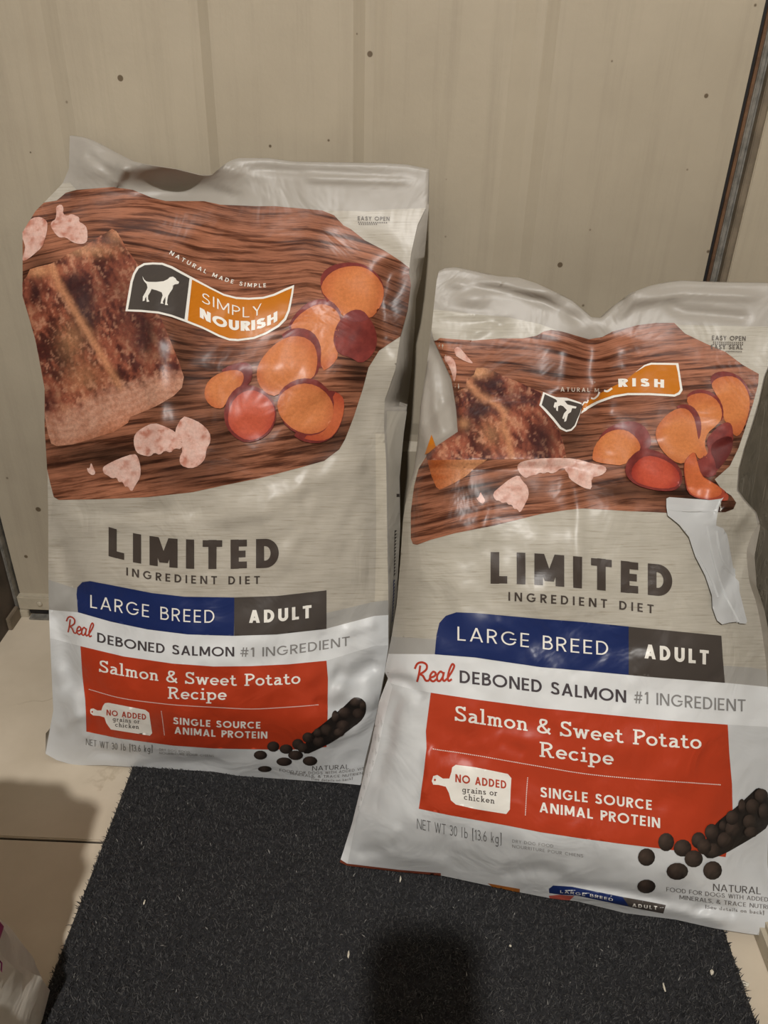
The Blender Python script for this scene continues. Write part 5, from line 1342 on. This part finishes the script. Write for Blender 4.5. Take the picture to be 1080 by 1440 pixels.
def carrier():
    c = np.array([-0.46, 0.24, 0.0])
    root = empty('carrier_bag', c, 'white crumpled plastic carrier bag on the tiles left of the mat', 'bag')
    nu, nv = 96, 54
    # z, right x, back y, left x, front y, squareness
    rows = np.array([(0.0, -0.325, 0.385, -0.60, 0.10), (0.012, -0.314, 0.400, -0.615, 0.085), (0.06, -0.308, 0.404, -0.625, 0.08), (0.12, -0.314, 0.394, -0.62, 0.085), (0.20, -0.312, 0.382, -0.62, 0.085), (0.27, -0.318, 0.370, -0.62, 0.09),
                     (0.33, -0.313, 0.372, -0.61, 0.10), (0.385, -0.306, 0.366, -0.60, 0.12), (0.415, -0.318, 0.352, -0.58, 0.15), (0.425, -0.37, 0.30, -0.54, 0.20), (0.43, -0.44, 0.255, -0.48, 0.235)])
    s_ = np.r_[0, np.cumsum(np.linalg.norm(np.diff(rows, axis=0), axis=1))]; s_ /= s_[-1]
    vs = []
    for t in np.linspace(0, 1, nv):
        z, xr, yb, xl, yf = (np.interp(t, s_, rows[:, k]) for k in range(5))
        xr += 0.02; yb += 0.02
        mx, my, rx, ry = (xr + xl) / 2, (yb + yf) / 2, (xr - xl) / 2, (yb - yf) / 2
        for k in range(nu):
            a = 2 * math.pi * k / nu
            ca, sa = math.cos(a), math.sin(a)
            q = (abs(ca) ** 5 + abs(sa) ** 5) ** (-1 / 5)
            nz = 0.012 - 0.022 * abs(fbm(ca * 5 + 3, sa * 5 + t * 4, 9, 3) - 0.5) * 2 - 0.012 * (fbm(ca * 9 + 7, sa * 9 + t * 9, 5, 2))
            w = min(1.0, rx / 0.1) * (0.25 + 0.75 * min(1, z / 0.03))
            vs.append((mx + (rx + nz * w) * q * ca, my + (ry + nz * w) * q * sa, max(0.0006, z + 0.014 * (fbm(a * 2 + t * 3, t * 9, 3, 2) - .5) * min(1, z / .05))))
    vs = np.array(vs); vs[:, 2] = np.where(vs[:, 0] > MX0 - 0.004, np.maximum(vs[:, 2], 0.0110), vs[:, 2])
    CARR.append(vs.copy()); vs = vs - c
    fs = [(j * nu + i, j * nu + (i + 1) % nu, (j + 1) * nu + (i + 1) % nu, (j + 1) * nu + i) for j in range(nv - 1) for i in range(nu)]
    fs += [tuple(range(nu - 1, -1, -1)), tuple((nv - 1) * nu + i for i in range(nu))]
    mesh('bag_body', vs, fs, MT['bagplastic'], root, 70)
    # magenta print on the corner that faces the door
    pv = []; pf = []; idx = {}
    for q in fs[:-2]:
        cen = vs[list(q)].mean(0)
        if 0.155 < cen[2] < 0.20 and cen[0] > 0.10 and cen[1] > 0.10:
            r = []
            for v_ in q:
                if v_ not in idx:
                    n_ = np.array([vs[v_][0], vs[v_][1], 0.0]); n_ /= np.linalg.norm(n_)
                    idx[v_] = len(pv); pv.append(vs[v_] + n_ * 0.0012)
                r.append(idx[v_])
            pf.append(r)
    mesh('printed_patch', pv, pf, MT['magenta'], root, 180)
    # two flattened handles lying over the gathered top
    for dx, dy in ((0.09, 0.05), (-0.10, -0.02)):
        pts = cat([(0.0, 0.01, 0.424), (dx * 0.5, dy, 0.438), (dx, dy * 1.3, 0.432), (dx * 1.1, dy * .3, 0.434), (dx * 0.5, -0.03, 0.437), (0.0, -0.015, 0.424)], 7)
        V_ = []; F_ = []
        for k, p in enumerate(pts):
            w = 0.024 + 0.006 * math.sin(k * 0.7)
            V_ += [p + np.array([0, -w / 2, 0]), p + np.array([0, 0, 0.003]), p + np.array([0, w / 2, 0]), p + np.array([0, 0, -0.003])]
            if k:
                a = 4 * (k - 1)
                for m in range(4): F_.append((a + m, a + (m + 1) % 4, a + 4 + (m + 1) % 4, a + 4 + m))
        mesh('handle', V_, F_, MT['bagplastic'], root, 60)
    return root


CB = carrier()


# ------------------------------------------------------------------ the phone that takes the picture (its shadow lies on the mat)
def phone():
    # body behind the lens, in the camera's own plane
    X = rt_w = M3 @ np.array([1.0, 0, 0]); Yd = M3 @ np.array([0, 1.0, 0]); Zf = M3 @ np.array([0, 0, 1.0])
    c = CAM + Yd * 0.063 - Zf * 0.010 + X * 0.0
    root = empty('smartphone', c, 'black smartphone above the mat, casting the dark rectangular shadow', 'phone')
    root.matrix_world = Matrix(((X[0], -Yd[0], -Zf[0], c[0]), (X[1], -Yd[1], -Zf[1], c[1]), (X[2], -Yd[2], -Zf[2], c[2]), (0, 0, 0, 1)))
    bm = bmesh.new(); bmesh.ops.create_cube(bm, size=1.0)
    for v in bm.verts: v.co = Vector((v.co.x * 0.076, v.co.y * 0.160, v.co.z * 0.0085))
    bmesh.ops.bevel(bm, geom=[e for e in bm.edges if abs(e.verts[0].co.z - e.verts[1].co.z) > 0.004], offset=0.011, segments=6, affect='EDGES')
    me = bpy.data.meshes.new('phone_body'); bm.to_mesh(me); bm.free()
    link('phone_body', me, MT['phone'], root)
    box('screen', (-0.035, -0.076, 0.0042), (0.035, 0.076, 0.0047), MT['glass'], root)
    for dx, dy in ((0.0, 0.045), (0.0, 0.026), (0.018, 0.063)):
        bm = bmesh.new(); bmesh.ops.create_cone(bm, cap_ends=True, segments=20, radius1=0.0065, radius2=0.0065, depth=0.002)
        me = bpy.data.meshes.new('lens_ring'); bm.to_mesh(me); bm.free()
        o = link('lens_ring', me, MT['glass'], root); o.location = (dx, dy, -0.0052)


phone()

# ------------------------------------------------------------------ specks on the mat
for k, (px_, r, nm) in enumerate([((1001, 1367), .0028, 0), ((1048, 1384), .0035, 0), ((718, 1330), .0015, 0), ((490, 1342), .002, 1), ((563, 1236), .0018, 2), ((934, 1388), .002, 2), ((203, 1268), .0015, 1)]):
    p = on_z([px_], 0.009 if px_[0] < 1030 else 0.002)[0]
    bm = bmesh.new(); bmesh.ops.create_icosphere(bm, subdivisions=1, radius=r)
    for v in bm.verts:
        v.co *= 0.7 + 0.6 * random.random()
        if nm: v.co.x *= 0.6; v.co.y *= 2.2; v.co.z *= .5
    me = bpy.data.meshes.new('crumb'); bm.to_mesh(me); bm.free()
    o = link('crumb', me, MT['crumb']); o.location = p
    tag(o, ['largest pale crumb on the charcoal mat near the skirting', 'white chip on the tile strip between mat and skirting', 'tiny pale crumb on the mat below the creased sack',
            'thin pale fibre on the mat left of the dark phone shadow', 'tan sliver on the mat touching the base of the creased sack', 'tan sliver on the open mat below the kibble picture', 'thin pale fibre on the mat below the upright sack'][k], 'crumb', 'crumbs on the floor')
